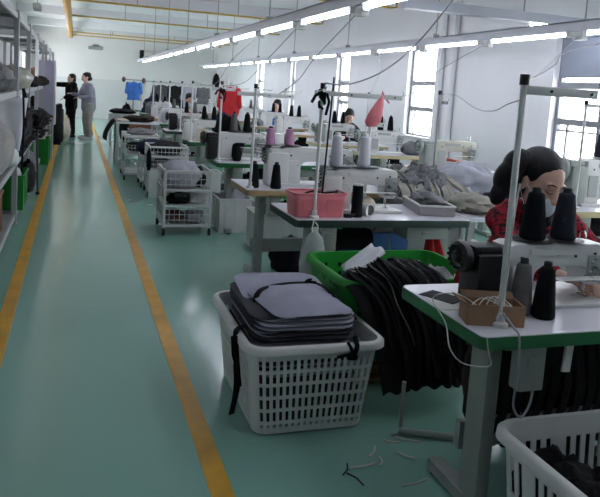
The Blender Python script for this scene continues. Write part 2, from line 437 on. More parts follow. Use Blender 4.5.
# ================================================================== PROTOTYPES
def rrect(w, d, r, n=6):
    pts = []
    for cx, cy, a0 in ((w/2-r, d/2-r, 0), (-w/2+r, d/2-r, PI/2), (-w/2+r, -d/2+r, PI), (w/2-r, -d/2+r, 1.5*PI)):
        for k in range(n+1):
            a = a0+PI/2*k/n; pts.append((cx+r*math.cos(a), cy+r*math.sin(a)))
    return pts
def slab(mb, pts, z0, z1, ch=.003, c=(0, 0)):
    bm = bmesh.new(); n = len(pts)
    a = [bm.verts.new((p[0]+c[0], p[1]+c[1], z0)) for p in pts]; b = [bm.verts.new((p[0]+c[0], p[1]+c[1], z1)) for p in pts]
    fa = bm.faces.new(a[::-1]); fb = bm.faces.new(b)
    for i in range(n): bm.faces.new((a[i], a[(i+1) % n], b[(i+1) % n], b[i]))
    if ch: bmesh.ops.bevel(bm, geom=[e for e in bm.edges if fa in e.link_faces or fb in e.link_faces], offset=ch, segments=1, affect='EDGES')
    return mb.bm(bm)

TL, TD, TH_ = 1.2, .6, .75
def make_table(edge, legm=GREYM, L=TL):
    """origin: left front corner on the floor"""
    t = empty('sewing_table', (0, 0, 0), 0, None, 'sewing table')
    m = MB(); slab(m, rrect(L, TD, .03), TH_-.012, TH_, .002, (L/2, TD/2)); m.build('tabletop', TOPW, t, smooth=30)
    m = MB(); slab(m, rrect(L+.006, TD+.006, .033), TH_-.047, TH_-.003, .004, (L/2, TD/2)); m.build('edge_board', edge, t, smooth=30)
    for x in (.16, L-.1):
        m = MB(); m.box((x, .2, .38), (.055, .11, .66), ch=.006).box((x, .26, .032), (.07, .44, .05), ch=.01)
        m.box((x, .3, .69), (.06, .5, .03), ch=.005)
        lg = m.build('leg', legm, t, smooth=40)
        f = MB()
        for yy in (.07, .45): f.cyl((x, yy, 0), (x, yy, .02), .03, n=12)
        f.build('rubber_foot', RUBBER, lg, smooth=40)
    m = MB(); m.box((L/2, .28, .26), (L-.24, .035, .11), ch=.006).build('crossbar', legm, t, smooth=40)
    m = MB(); m.box((L/2+.05, .3, .1), (.36, .22, .02), rot=Matrix.Rotation(.2, 3, 'X'), ch=.006)
    for k in range(5): m.box((L/2-.07+k*.06, .3, .113), (.02, .18, .008), rot=Matrix.Rotation(.2, 3, 'X'))
    m.build('pedal', RUBBER, t)
    m = MB(); m.tube([(L/2+.18, .26, .1), (L/2+.19, .27, .35), (L/2+.16, .3, .6)], .005, 6).build('pedal_rod', GREYL, t, smooth=40)
    m = MB(); m.cyl((L/2-.2, .3, .56), (L/2+.02, .3, .56), .07, n=18).box((L/2-.09, .3, .63), (.14, .1, .14), ch=.01)
    m.cyl((L/2-.25, .3, .56), (L/2-.2, .3, .56), .045, n=16).build('motor', FBLACK2, t, smooth=40)
    m = MB(); m.box((L-.3, .12, .66), (.3, .2, .08), ch=.01).box((L-.3, .015, .66), (.08, .01, .02)).build('drawer', legm, t, smooth=40)
    m = MB(); m.box((.22, .045, .62), (.1, .06, .16), ch=.008).box((.22, .012, .65), (.05, .012, .03)).build('switch_box', GREYM, t, smooth=40)
    return t

def arm_outline():
    o = [(-.20, .0), (-.075, .0), (-.075, .10)]
    for k in range(5): a = PI-k*PI/8; o.append((-.03+.045*math.cos(a), .115+.045*math.sin(a)))
    o += [(.12, .16), (.15, .155), (.163, .14), (.163, .085), (.172, .075), (.236, .075), (.245, .085), (.25, .235), (.24, .255), (.20, .262), (-.17, .262), (-.197, .25)]
    return o
def make_machine(body=MACH, dark=True, tray=True, name='sewing_machine'):
    """origin: middle of the bed on the table, needle towards +x, operator at +y"""
    t = empty(name, (0, 0, 0), 0, None, 'sewing machine')
    m = MB(); m.box((.02, 0, .009), (.53, .19, .018), ch=.006).build('bed', body, t, smooth=40)
    m = MB().prism(arm_outline(), -.058, .058, .012, lambda p: p+Vector((0, 0, .018)))
    a = m.build('arm', body, t, smooth=35)
    for x, z in ((-.14, .22), (-.05, .24), (.02, .235), (.1, .225), (.19, .235), (.2, .15), (-.16, .08), (-.1, .15)): MB().cyl((x, -.061, z+.0), (x, -.056, z), .0065, n=10).build('screw', BLACK, a)
    m = MB(); m.box((-.02, -.061, .245), (.17, .006, .028), ch=.003).box((-.138, -.061, .12), (.08, .006, .13), ch=.003).build('cover_plate', GREYL if not dark else WPLAST, a)
    m = MB(); m.lathe([(.0, -.022), (.05, -.022), (.066, -.013), (.07, 0), (.066, .013), (.05, .022), (.03, .014), (.018, .03), (.0, .032)], (0, 0, 0), 28, Matrix.Rotation(-PI/2, 3, 'Y'))
    w = m.build('handwheel', BLACK if dark else GREYM, t, smooth=40, loc=(-.36, 0, .215))
    m = MB()
    for k in range(12):
        q = 2*PI*k/12; m.box((-.012, .05*math.cos(q), .046*math.sin(q)), (.03, .01, .01), ch=.002)
    m.build('wheel_grip', FBLACK2, w)
    MB().box((-.265, -.01, .12), (.13, .13, .235), ch=.016).box((-.275, -.0, .245), (.12, .1, .05), ch=.016).cyl((-.34, 0, .2), (-.2, 0, .2), .03, n=16).build('motor_housing', BLACK if dark else GREYM, t, smooth=40)
    m = MB(); m.box((.205, 0, .15), (.07, .122, .12), ch=.01).build('face_plate', body, t, smooth=40)
    m = MB(); m.cyl((.205, 0, .1), (.205, 0, .05), .008, n=10).cyl((.205, 0, .05), (.205, 0, .015), .003, n=8); m.box((.205, 0, .05), (.02, .012, .014), ch=.002)
    m.build('needle_bar', CHROME, t, smooth=40)
    m = MB(); m.cyl((.205, .02, .1), (.205, .02, .035), .006, n=10).box((.205, 0, .024), (.018, .05, .006), ch=.002).build('presser_foot', CHROME, t, smooth=40)
    m = MB(); m.box((.2, -.064, .17), (.09, .006, .12), ch=.002)
    for x, z, r_, l_ in ((.17, .2, .006, .02), (.19, .215, .009, .014), (.215, .2, .005, .03), (.235, .185, .007, .02), (.175, .125, .007, .022), (.2, .118, .01, .012), (.23, .16, .004, .035), (.165, .155, .005, .016)):
        m.cyl((x, -.06, z), (x, -.066-l_, z), r_, n=10)
    m.tube([(.17, -.085, .2), (.2, -.095, .17), (.215, -.09, .13), (.205, -.075, .1)], .003, 6).tube([(.24, -.07, .2), (.262, -.08, .16), (.25, -.07, .12), (.24, -.06, .08)], .003, 6)
    m.build('head_mechanism', GREYL, t, smooth=40)
    m = MB()
    for x, z in ((.185, .17), (.225, .14)):
        m.cyl((x, -.058, z), (x, -.078, z), .013, n=14).cyl((x, -.078, z), (x, -.092, z), .006, n=10)
    m.tube([(.22, -.06, .19), (.24, -.09, .2), (.25, -.085, .24), (.235, -.07, .26)], .003, 6)
    m.build('tension_discs', CHROME, t, smooth=40)
    MB().cyl((.248, .0, .12), (.274, 0, .12), .016, n=14).build('knob', BLACK, t, smooth=40); MB().box((.257, .0, .2), (.024, .05, .06), ch=.005).build('lever', BLACK, t, smooth=40); MB().cyl((.16, -.056, .13), (.16, -.1, .13), .008, n=10).build('knob', BLACK, t, smooth=40)
    m = MB(); m.box((.1, -.095, .135), (.23, .05, .004), ch=.001).build('thread_tray', WPLAST, t)
    MB().cyl((.235, .05, .28), (.235, .05, .33), .004, n=8).build('thread_post', CHROME, t, smooth=40); m = MB(); m.tube([(.16, 0, .28), (.16, 0, .32), (.18, 0, .325), (.19, 0, .3)], .0025, 6).build('thread_guide', CHROME, t, smooth=40)
    if tray:
        m = MB()
        for x in (-.055, .08): m.lathe([(.0, .285), (.075, .285), (.08, .289), (.075, .291), (0, .291)], (x, 0, 0), 26)
        for x in (-.055, .08): m.cyl((x, 0, .27), (x, 0, .286), .01, n=8)
        m.build('cone_plate', BLACK if dark else GREYL, t, smooth=40)
    return t
def make_cone(mat, h=.195, r0=.043, r1=.026, wound=True):
    t = empty('thread_cone', (0, 0, 0), 0, None, 'thread cone')
    pr = [(0, .0), (r0*.86, .0), (r0*.98, .006), (r0, .016)]
    for k in range(1, 7): f = k/7; pr.append((r0+(r1-r0)*f*(1-.12*math.sin(f*PI)), .016+(h-.03)*f))
    pr += [(r1*1.02, h-.014), (r1*.7, h-.006), (0, h-.006)]
    MB().lathe(pr, n=22).build('thread', mat, t, smooth=45)
    MB().lathe([(0, h-.008), (r1*.62, h-.008), (r1*.55, h+.012), (r1*.35, h+.012), (0, h)], n=14).build('core', FGREYD if mat not in (TWHITE,) else WPLAST, t, smooth=45)
    return t
def make_stand(h=.85, arm=.27, black=False, armz=None, back=0, tape=False, mat=WPLAST):
    """origin: clamp on the tabletop level"""
    t = empty('thread_stand', (0, 0, 0), 0, None, 'thread stand')
    MB().cyl((0, 0, -.0), (0, 0, h), .011, n=12).build('pole', mat, t, smooth=40)
    MB().lathe([(0, 0), (.03, 0), (.03, .012), (.018, .02), (.016, .05), (0, .05)], n=16).build('base', mat, t, smooth=40)
    MB().cyl((0, 0, h-.015), (0, 0, h+.02), .016, n=12).build('cap', BLACK, t, smooth=40)
    az = h-.03 if armz is None else armz
    m = MB().box(((arm-back)/2, 0, az), (arm+back, .016, .03), ch=.003)
    a = m.build('crossarm', mat, t, smooth=40)
    m = MB()
    for x in (arm*.35, arm*.9): m.cyl((x, -.009, az), (x, -.014, az), .005, n=8)
    m.tube([(arm, 0, az+.01), (arm+.01, 0, az+.03), (arm+.0, 0, az+.04)], .002, 5)
    m.build('thread_eyelet', BLACK, a)
    if tape:
        m = MB()
        for k in range(5):
            a0 = k*1.3; m.tube([(.02*math.cos(a0+j*1.2), .02*math.sin(a0+j*1.2), az+.035-.02*j-.008*k) for j in range(6)], .007, 5)
        m.tube([(.02, -.02, az), (.035, -.03, az-.05), (.02, -.025, az-.13)], .009, 5)
        m.tube([(-.02, -.02, az), (-.05, -.02, az-.02), (-.07, -.02, az-.06), (-.055, -.02, az-.03)], .01, 5)
        m.build('black_tie', FBLACK, t, smooth=60)
    return t
CONES = {}
def cone(kind, loc, label, group=None, scale=1.0):
    mats = {'black': TBLACK, 'green': TGREEN, 'grey': TGREY, 'mid': TMID, 'white': TWHITE, 'pink': TPINK}
    if kind not in CONES:
        CONES[kind] = make_cone(mats[kind], *{'white': (.2, .043, .03), 'pink': (.17, .05, .036)}.get(kind, ())); o = CONES[kind]
    else: o = copy_tree(CONES[kind])
    o.location = loc; o.scale = (scale,)*3; o['label'] = label
    if group: o['group'] = group
    elif 'group' in o: del o['group']
    return o

# ================================================================== STATIONS
tabs = {}
def table(edge_key, loc, rz, label):
    edges = {'green': EGREEN, 'dark': EDARK, 'wood': EWOOD, 'yellow': EYEL}
    if edge_key not in tabs: tabs[edge_key] = make_table(edges[edge_key]); o = tabs[edge_key]
    else: o = copy_tree(tabs[edge_key])
    o.location = loc; o.rotation_euler = (0, 0, rz); o['label'] = label; return o
machs = {}
def make_plain():
    t = make_machine()
    for c in t.children:
        if c.name.startswith('motor_housing'): c.data.materials[0] = MACH
        if c.name.startswith('handwheel'): c.data.materials[0] = GREYM; c.location.x = -.31
    return t
def machine(key, loc, rz, label, s=1.0):
    if key not in machs:
        machs[key] = {'white': lambda: make_machine(), 'grey': lambda: make_machine(dark=False, tray=True), 'plain': make_plain, 'beige': lambda: make_machine(MACHB, dark=False, tray=False)}[key]()
        o = machs[key]
    else: o = copy_tree(machs[key])
    o.location = loc; o.rotation_euler = (0, 0, rz); o.scale = (s, s, s); o['label'] = label; return o

ordn = ['nearest', 'second', 'third', 'fourth', 'fifth', 'sixth', 'seventh', 'eighth', 'ninth', 'tenth']
# column beside the aisle
A = [  # front Y, edge, machine dx, cones
    (1.83, 'green'), (3.79, 'dark'), (4.95, 'wood'), (6.75, 'green'), (9.2, 'green'), (11.2, 'dark'), (13.2, 'green'), (15.2, 'wood'), (17.2, 'green'), (19.3, 'green')]
AXL = [1.28, 1.27, 1.25, 1.38, 1.48, 1.42, 1.5, 1.5, 1.55, 1.6]
for i, (yy, e) in enumerate(A):
    desc = ['nearest white sewing table with a bright green edge, cardboard box on its corner',
            'white sewing table with dark edge carrying the pink plastic bin',
            'white sewing table with wooden edge behind the pink bin',
            'green edged sewing table beside the wire trolley, fourth table along the aisle',
            'fifth sewing table along the aisle, green edged and half hidden by carts',
            'sixth sewing table along the aisle, dark edged',
            'seventh sewing table along the aisle, green edged',
            'eighth sewing table along the aisle, wood edged and far off',
            'ninth sewing table along the aisle, small with distance',
            'tenth and farthest sewing table along the aisle'][i]
    table(e, (AXL[i], yy, 0), 0, desc)
    mdesc = ['big white sewing machine with black handwheel in front of the worker in red',
             'white sewing machine under two white thread cones on the pink bin table',
             'white sewing machine with pink cones on the wooden edged table',
             'white sewing machine with a grey cone on the fourth table along the aisle',
             'white sewing machine on the fifth table along the aisle',
             'white sewing machine on the sixth table along the aisle',
             'small far sewing machine on the seventh table along the aisle',
             'small far sewing machine on the eighth table along the aisle',
             'tiny far sewing machine on the ninth table along the aisle',
             'tiny far sewing machine on the tenth table along the aisle'][i]
    mx = [1.745, 1.70, 1.72, 1.66][i] if i < 4 else 1.72+.06*(i-3)
    my = yy+.33
    s = [1.02, 1.12, 1.15, 1.05][i] if i < 4 else 1.05
    machine('plain' if i in (4, 6, 7, 9) else 'white', (mx, my, TH_), 0, mdesc, s)
    if i >= 4:
        zz = TH_+.291*s
        for k, dx in enumerate((-.055, .08)):
            cone('black' if (i+k) % 3 else 'mid', (mx+dx*s, my, zz), 'thread cones on the machines of the far tables along the aisle', 'far aisle cones', .9)
# column beside the windows
B = [(4.15, 'yellow', 3.50, 0), (6.55, 'yellow', 3.45, 0), (8.25, 'yellow', 3.72, 0), (9.8, 'yellow', 3.55, 0), (11.8, 'wood', 3.55, 0), (13.8, 'wood', 3.55, 0), (15.8, 'wood', 3.55, 0), (17.8, 'wood', 3.55, 0), (19.8, 'wood', 3.55, 0)]
bdesc = ['pale edged sewing table behind the worker in red by the near window', 'pale wooden edged table under the old beige sewing machine', 'pale edged sewing table just behind the beige machine',
         'pale edged sewing table of the dark haired worker bending by the second window', 'fifth window side sewing table from the camera', 'sixth window side sewing table from the camera',
         'seventh window side sewing table from the camera', 'eighth window side sewing table from the camera', 'farthest sewing table beside the windows']
bm_ = ['white sewing machine by the near window behind the worker in red', 'old beige sewing machine with exposed thread guides on the pale table by the wall', 'white sewing machine with two black cones behind the pink net bag',
       'white sewing machine in front of the dark haired worker by the second window', 'white sewing machine with two black cones in front of the worker in blue, window side', 'sewing machine on the sixth window side table',
       'sewing machine on the seventh window side table', 'sewing machine on the eighth window side table', 'sewing machine on the farthest window side table']
BM = []
for i, (yy, e, x, r) in enumerate(B):
    table(e, (x, yy, 0), r, bdesc[i])
    mx = [x+.62, 4.12, 4.06, 3.97, 3.88, 4.1, 4.1, 4.1, 4.1][i]; my = yy+.32
    s = 1.1
    o = machine('beige' if i == 1 else ('plain' if i > 3 else 'grey'), (mx, my, TH_), 0, bm_[i], 1.15 if i == 1 else s)
    BM.append((mx, my, TH_+.291*s))
# ------------------------------------------------ station details from here on
def kid(o, n):
    for c in o.children:
        if c.name.split('.')[0] == n: return c
tm = [o for o in COL.objects if o.name.startswith('sewing_machine') and o.parent is None]
A_M = [o for o in tm if o['label'] in ('big white sewing machine with black handwheel in front of the worker in red',)]
def bylabel(s):
    for o in COL.objects:
        if o.parent is None and o.get('label') == s: return o
m1 = bylabel('big white sewing machine with black handwheel in front of the worker in red')
m2 = bylabel('white sewing machine under two white thread cones on the pink bin table')
m3 = bylabel('white sewing machine with pink cones on the wooden edged table')
m4 = bylabel('white sewing machine with a grey cone on the fourth table along the aisle')
m1.scale = (1.02, 1.02, .87)
for mm_ in (m2, m3):
    h_ = kid(mm_, 'motor_housing'); h_.data = h_.data.copy(); h_.data.materials[0] = MACH; h_.location.x = .05
    h_ = kid(mm_, 'handwheel'); h_.location.x = -.27; h_.data = h_.data.copy(); h_.data.materials[0] = GREYM
m2.location.x = 1.80; m2.scale = (1.0, 1.1, 1.02); c = kid(m2, 'cone_plate'); c.location.x = -.095; c.scale = (1.45, 1, 1)
m3.location.x = 1.86; m3.scale = (1.4, 1.1, 1.12); c = kid(m3, 'cone_plate'); c.location.x = -.21; c.scale = (.85, 1, 1)
m4.location.x = 1.66
zt = lambda m: TH_+.291*m.scale[2]
def on_plate(m, dx, kind, label, group=None, s=1.0):
    p = kid(m, 'cone_plate'); x = m.location.x+m.scale[0]*(p.location.x+dx*p.scale[0])
    return cone(kind, (x, m.location.y, zt(m)), label, group, s)
for q in (on_plate(m1, -.06, 'green', 'tall black thread cone on the nearest machine, left of the masked face'), on_plate(m1, .08, 'grey', 'tall dark grey thread cone on the nearest machine, in front of the mask')): q.scale = (1.16, 1.16, .96)
on_plate(m2, -.055, 'white', 'left one of two white thread cones above the pink bin table', s=1.03)
on_plate(m2, .08, 'white', 'right one of two white thread cones above the pink bin table', s=1.03)
on_plate(m3, -.055, 'pink', 'left pink purple thread cone on the machine of the wooden edged table', s=.8)
on_plate(m3, .08, 'pink', 'right pink purple thread cone on the machine of the wooden edged table', s=.8)
on_plate(m4, -.055, 'mid', 'grey thread cone on the fourth machine along the aisle')
# a black hood of cloth behind the grey cone
on_plate(m4, .08, 'black', 'black thread cone right of the grey cone on the fourth machine along the aisle')
cone('mid', (1.57, 2.04, TH_), 'dark grey thread cone standing on the nearest table behind the cardboard box')
cone('black', (1.63, 1.985, TH_), 'black thread cone standing on the nearest table right of the dark grey one')
cone('black', (1.33, 5.08, TH_), 'black thread cone at the left corner of the wooden edged table')
cone('black', (1.50, 5.05, TH_), 'black thread cone before the white machine on the wooden edged table')

for k, u in enumerate((245.5, 253)):
    q = atz(u, 144, TH_); cone('pink', (q.x, max(9.25, q.y), TH_), '%s of two small pink thread cones on the fifth table along the aisle' % ('left', 'right')[k], None, .85)
# cones, window column
for (mx, my, z), i in zip(BM, range(9)):
    if i == 1: continue
    if i == 0:
        for dx, lb in ((-.055, 'left'), (.08, 'right')):
            cone('grey', (mx+dx*1.15, my, TH_+.291*1.35), '%s of two dark grey thread cones on the machine before the near window' % lb)
    elif i in (2, 4):
        for dx, lb in ((-.055, 'left'), (.08, 'right')):
            cone('black', (mx+dx*1.1, my, z), ('%s of two black thread cones right of the pink net bag' if i == 2 else '%s of two black thread cones near the worker in blue by the windows') % lb)
    else:
        for dx in (-.055, .08):
            cone('black' if i % 2 else 'mid', (mx+dx*1.1, my, z), 'thread cones on the far machines beside the windows', 'far window cones', .95)
b1 = bylabel(bm_[0]); b1.scale = (1.15, 1.1, 1.35)

# thread stands
stands = {}
def stand(key, loc, rz, label, h=.85, arm=.27, back=0, armz=None, tape=False, mat=WPLAST):
    if key not in stands: stands[key] = make_stand(h, arm, False, armz, back, tape, mat); o = stands[key]
    else: o = copy_tree(stands[key])
    o.location = loc; o.rotation_euler = (0, 0, rz); o['label'] = label; return o
stand('n', (1.405, 1.925, TH_), -.08, 'tall white thread stand on the nearest table beside the cardboard box', .84, .28)
stand('t', (1.40, 3.85, TH_), -.03, 'white thread stand tied with black cloth rising from the pink bin table', .80, .52, .05, .76, True)
stand('w', (1.30, 5.06, TH_), 0, 'white thread stand with double crossarm at the wooden edged table', .78, .3, .14, .72)
stand('p', (1.40, 6.82, TH_), 0, 'white thread stand with black cloth at its top on the fourth table along the aisle', .80, .14, .1, .74, True)
stand('f', (1.50, 9.26, TH_), 0, 'white thread stand on the fifth table along the aisle', .80, .3, .06)
for k, yy in enumerate((11.26, 13.26, 15.26, 17.26)):
    stand('f', (1.55+.06*k+.1, yy, TH_), 0, '', )
    o = [q for q in COL.objects if q.name.startswith('thread_stand') and q.get('label') == ''][0]
    o['label'] = 'thin white thread stands on the far tables along the aisle'; o['group'] = 'far aisle thread stands'
stand('b1', (3.70, 4.28, TH_), 0, 'thin white thread stand before the near window behind the worker in red', .82, .35, 0, .80)
stand('pb', (2.96, 5.2, 0.0), 0, 'thin grey pole with black knob standing between the grey fabric piles', 1.58, .08, 0, 1.5, False, GREYL)
stand('c', (1.92, 4.28, TH_), 0, '', .6, .1); [q for q in COL.objects if q.get('label') == ''][0]['label'] = 'short stand under the pink net bag behind the white thread cones'
for k, (x, yy) in enumerate(((3.68, 8.33), (3.62, 9.9), (3.62, 11.9), (3.62, 13.9), (3.62, 15.9))):
    stand('f', (x, yy, TH_), 0, ''); o = [q for q in COL.objects if q.get('label') == ''][0]
    o['label'] = 'thin white thread stands on the tables beside the windows'; o['group'] = 'window side thread stands'

# ================================================================== BASKETS
def perim(w, d, r, n):
    """n points evenly spaced on a rounded rectangle, starting mid front, with outward normal"""
    segs = rrect(w, d, r, 8); segs.append(segs[0]); L = [0]
    for a, b_ in zip(segs, segs[1:]): L.append(L[-1]+math.dist(a, b_))
    out = []; k = 0
    for i in range(n):
        s = L[-1]*i/n
        while L[k+1] < s: k += 1
        f = (s-L[k])/max(1e-9, L[k+1]-L[k]); out.append((segs[k][0]+(segs[k+1][0]-segs[k][0])*f, segs[k][1]+(segs[k+1][1]-segs[k][1])*f))
    return out
def basket(name, w, d, h, taper, mat, nu, nv, hole, rim=.03, th=.005, r=.07, label=None, cat='basket', loc=(0, 0, 0), rz=0):
    t = empty(name, loc, rz, label, cat)
    top = perim(w, d, r, nu); bot = perim(w-taper*2, d-taper*2, r*.8, nu)
    m = MB()
    for j in range(nv+1):
        f = j/nv; m.v += [(a[0]*f+b_[0]*(1-f), a[1]*f+b_[1]*(1-f), .006+(h-.01)*f) for a, b_ in zip(top, bot)]
    for j in range(nv):
        for i in range(nu):
            if not hole(i, j): m.f.append([j*nu+i, j*nu+(i+1) % nu, (j+1)*nu+(i+1) % nu, (j+1)*nu+i])
    m.f.append(list(range(nu)))
    m.build('body', mat, t, solid=th, recalc=False)
    m = MB(); o = 0
    prof = [(0, h-.004), (.0, h+.004), (rim*.6, h+.006), (rim, h-.004), (rim+.002, h-.028), (rim-.004, h-.028), (rim-.006, h-.012), (.006, h-.008)]
    rings = []
    for off, z in prof:
        rings.append([(x, y, z) for x, y in perim(w+off*2, d+off*2, r+off, nu)])
    n = len(prof); m.v = [p for rg in rings for p in rg]
    for j in range(n):
        for i in range(nu): m.f.append([j*nu+i, j*nu+(i+1) % nu, ((j+1) % n)*nu+(i+1) % nu, ((j+1) % n)*nu+i])
    m.build('rim', mat, t, smooth=50)
    return t
def slot2(i, j): return (i % 2 == 0) and (j % 4 != 3) and 1 < j < 24 and not (i % 42 in (0, 41, 1, 40, 2))
bk = basket('laundry_basket', .60, .80, .42, .045, WPLAST, 168, 27, slot2, label='white slotted plastic basket holding the stack of grey felt pieces by the aisle', loc=(1.035, 3.06, 0), rz=0)
bk2 = basket('laundry_basket', .62, .62, .42, .04, WPLAST, 108, 19, lambda i, j: (i % 2 == 0) and (9 < j < 16 or 3 < j < 8) and not (i % 18 in (0, 17, 1)), label='white slotted plastic basket of black cloth in front of the nearest table', loc=(1.71, 1.56, 0), rz=0)
crate = basket('green_crate', .80, .60, .45, .04, GREENP, 120, 17, lambda i, j: (i % 2 == 0) and (j % 2 == 0) and 6 < j < 15 and (i % 20) in (4, 6, 8, 12, 14, 16), rim=.028, label='green plastic crate overflowing with black fabric strips behind the nearest table', cat='crate', loc=(1.71, 3.36, .13), rz=.03)
st_ = MB()
for z in (.035, .095): 
    for y in (-.2, 0, .2): st_.box((0, y, z), (.7, .08, .02))
for x in (-.3, 0, .3): st_.box((x, 0, .065), (.06, .48, .04))
for x in (-.3, 0, .3): st_.box((x, 0, .0125), (.06, .48, .025))
st_.box((0, 0, .115), (.7, .5, .02))
o = st_.build('pallet', CARDI, loc=(1.70, 3.33, .0)); tag(o, 'low dark wooden pallet under the green crate', 'pallet')

# stack of grey felt pieces -----------------------------------------------------
def felt_piece(w, d, seed, bend, curl):
    pts = rrect(w, d, .09, 6); m = MB(); N = 20
    def z(x, y): return bend*(1-(x/(w/2))**2)-curl*max(0, abs(y)/(d/2)-.55)**2*.8+.004*nz((x*3, y*3, 0), 1, seed)
    # top + skirt by concentric rings
    rings = []
    for k in range(9):
        f = [0.02, .2, .4, .6, .75, .88, .96, 1, 1][k]; dz = 0 if k < 8 else -.005
        rings.append([(x*f, y*f, z(x*f, y*f)+dz+(-.0015 if k == 7 else 0)) for x, y in pts])
    n = len(pts); m.v = [p for r_ in rings for p in r_]
    for j in range(8):
        for i in range(n): m.f.append([j*n+i, j*n+(i+1) % n, (j+1)*n+(i+1) % n, (j+1)*n+i])
    m.f.append(list(range(n))); b_ = len(m.v)
    m.v += [(x*.98, y*.98, z(x, y)-.007) for x, y in pts]; m.f.append(list(range(b_, b_+n))[::-1])
    for i in range(n): m.f.append([8*n+i, 8*n+(i+1) % n, b_+(i+1) % n, b_+i])
    return m
fp = [felt_piece(.47, .6, s, .016, .065).build('felt_piece', mt, smooth=40) for s, mt in ((1, FGREY), (2, FGREYD))]
tag(fp[0], None, 'fabric piece'); tag(fp[1], None, 'fabric piece')
z = .23; k = 0; used0 = [False, False]
random.seed(3)
while z < .515:
    src = 0 if (k % 2 == 0) else 1
    if used0[src]: o = fp[src].copy(); COL.objects.link(o)
    else: o = fp[src]; used0[src] = True
    o.location = (1.02+random.uniform(-.016, .016)-.01, 3.06+random.uniform(-.024, .024), z); o.rotation_euler = (random.uniform(-.008, .008), random.uniform(-.01, .01), random.uniform(-.05, .05))
    o['label'] = 'grey felt pieces stacked in the white basket by the aisle' if src == 0 else 'dark backing pieces between the grey felt pieces in the white basket'
    o['group'] = 'felt pieces in the basket' if src == 0 else 'dark pieces in the basket'
    z += .0085; k += 1
ztop = z
o = felt_piece(.40, .46, 9, .035, .11).build('felt_piece', FGREY, smooth=40, loc=(1.03, 2.96, ztop+.006)); o.rotation_euler = (0, .02, .12)
tag(o, 'topmost grey felt piece, smaller, at the front of the stack in the basket', 'fabric piece')
for q in (0.01,):
    o = felt_piece(.45, .44, 12, .012, .03).build('felt_piece', FGREY, smooth=40, loc=(1.02, 3.22, ztop+.002)); o.rotation_euler = (.03, 0, -.06)
    tag(o, 'top grey felt piece lying at the back of the stack in the basket', 'fabric piece')
m = MB().box((0, 0, 0), (.5, .68, .16), ch=.04); o = m.build('cloth_bundle', FGREYD, smooth=40, loc=(1.035, 3.06, .105)); tag(o, 'dark cloth filling the bottom of the white basket by the aisle', 'cloth')
# black ribbon over the stack
rb = MB()
def ribbon(mb, pts, w, th=.003, tw=None):
    pts = [Vector(p) for p in pts]; N = len(pts); vs = []
    for i, p in enumerate(pts):
        t = (pts[min(i+1, N-1)]-pts[max(i-1, 0)]).normalized(); u = Vector((0, 0, 1)) if tw is None else Vector(tw)
        s = t.cross(u)
        if s.length < .05: s = t.cross(Vector((0, 1, 0)))
        s.normalize(); u2 = s.cross(t)
        for a, b_ in ((-1, -1), (1, -1), (1, 1), (-1, 1)): vs.append(p+s*a*w/2+u2*b_*th/2)
    fs = [(4*i+k, 4*i+(k+1) % 4, 4*i+4+(k+1) % 4, 4*i+4+k) for i in range(N-1) for k in range(4)]
    fs += [(0, 1, 2, 3), tuple(range(4*N-4, 4*N))[::-1]]
    return mb.add(vs, fs)
def smoothp(pts, n=6):
    pts = [Vector(p) for p in pts]; out = []
    for i in range(len(pts)-1):
        p0, p1, p2, p3 = pts[max(i-1, 0)], pts[i], pts[i+1], pts[min(i+2, len(pts)-1)]
        for k in range(n):
            t = k/n; out.append(.5*((2*p1)+(-p0+p2)*t+(2*p0-5*p1+4*p2-p3)*t*t+(-p0+3*p1-3*p2+p3)*t**3))
    return out+[pts[-1]]
zt_ = ztop+.03
ribbon(rb, smoothp([(.715, 2.78, .20), (.70, 2.83, .40), (.725, 2.88, .435), (.80, 2.93, .44), (.84, 3.02, zt_-.004), (.95, 3.13, zt_+.002), (1.1, 3.16, zt_+.004), (1.2, 3.12, zt_-.002), (1.28, 3.0, .47), (1.30, 2.9, .44)]), .026)
ribbon(rb, smoothp([(.69, 2.82, .42), (.69, 2.78, .33), (.71, 2.8, .2), (.70, 2.83, .05)]), .03)
rb.tube(smoothp([(1.16, 2.645, .43), (1.17, 2.615, .40), (1.15, 2.61, .375), (1.19, 2.61, .37), (1.17, 2.61, .39), (1.1, 2.61, .38)]), .008, 6)
rb.tube(smoothp([(1.2, 2.66, .445), (1.19, 2.61, .42), (1.17, 2.605, .38)]), .011, 6)
rb.tube(smoothp([(1.12, 3.15, zt_+.008), (1.15, 3.14, zt_+.025), (1.12, 3.13, zt_+.02), (1.17, 3.12, zt_+.015)]), .006, 6)
o = rb.build('black_ribbon', FBLACK, smooth=40); tag(o, 'black cloth strap tied around the grey stack and the white basket', 'strap')

# heap of black strips ---------------------------------------------------------
hp = MB(); random.seed(11)
base = MB()
def heap_spine(f):      # from the crate over the near rim and down to the floor
    P = [Vector((1.74, 3.42, .50)), Vector((1.64, 3.27, .60)), Vector((1.585, 3.10, .66)), Vector((1.615, 2.92, .60)), Vector((1.67, 2.78, .40)), Vector((1.70, 2.70, .17))]
    return P
sp = smoothp(heap_spine(0), 5)
n = len(sp)
for i in range(64):
    off = (i/63-.5)*2; w_ = .24+.06*random.random()
    s_end = n-random.randint(0, 4); s0 = random.randint(0, 6); drop = random.uniform(-.012, .035); ph = random.random()*6
    pts = []
    for j in range(s0, s_end):
        f = j/(n-1); spread = w_*(.9-.12*f)
        x = sp[j].x+off*spread+.012*math.sin(j*.7+ph)
        hump = -.09*off*off*(1-.55*f)
        pts.append((x, sp[j].y+.05*abs(off)*f+.012*math.sin(ph+j*.5)+(-drop if f > .5 else 0), max(.03, sp[j].z+hump+drop*(1-f*.6))))
    ribbon(hp, pts, random.uniform(.02, .038), .004, (random.uniform(-.6, .6), -.35, 1))
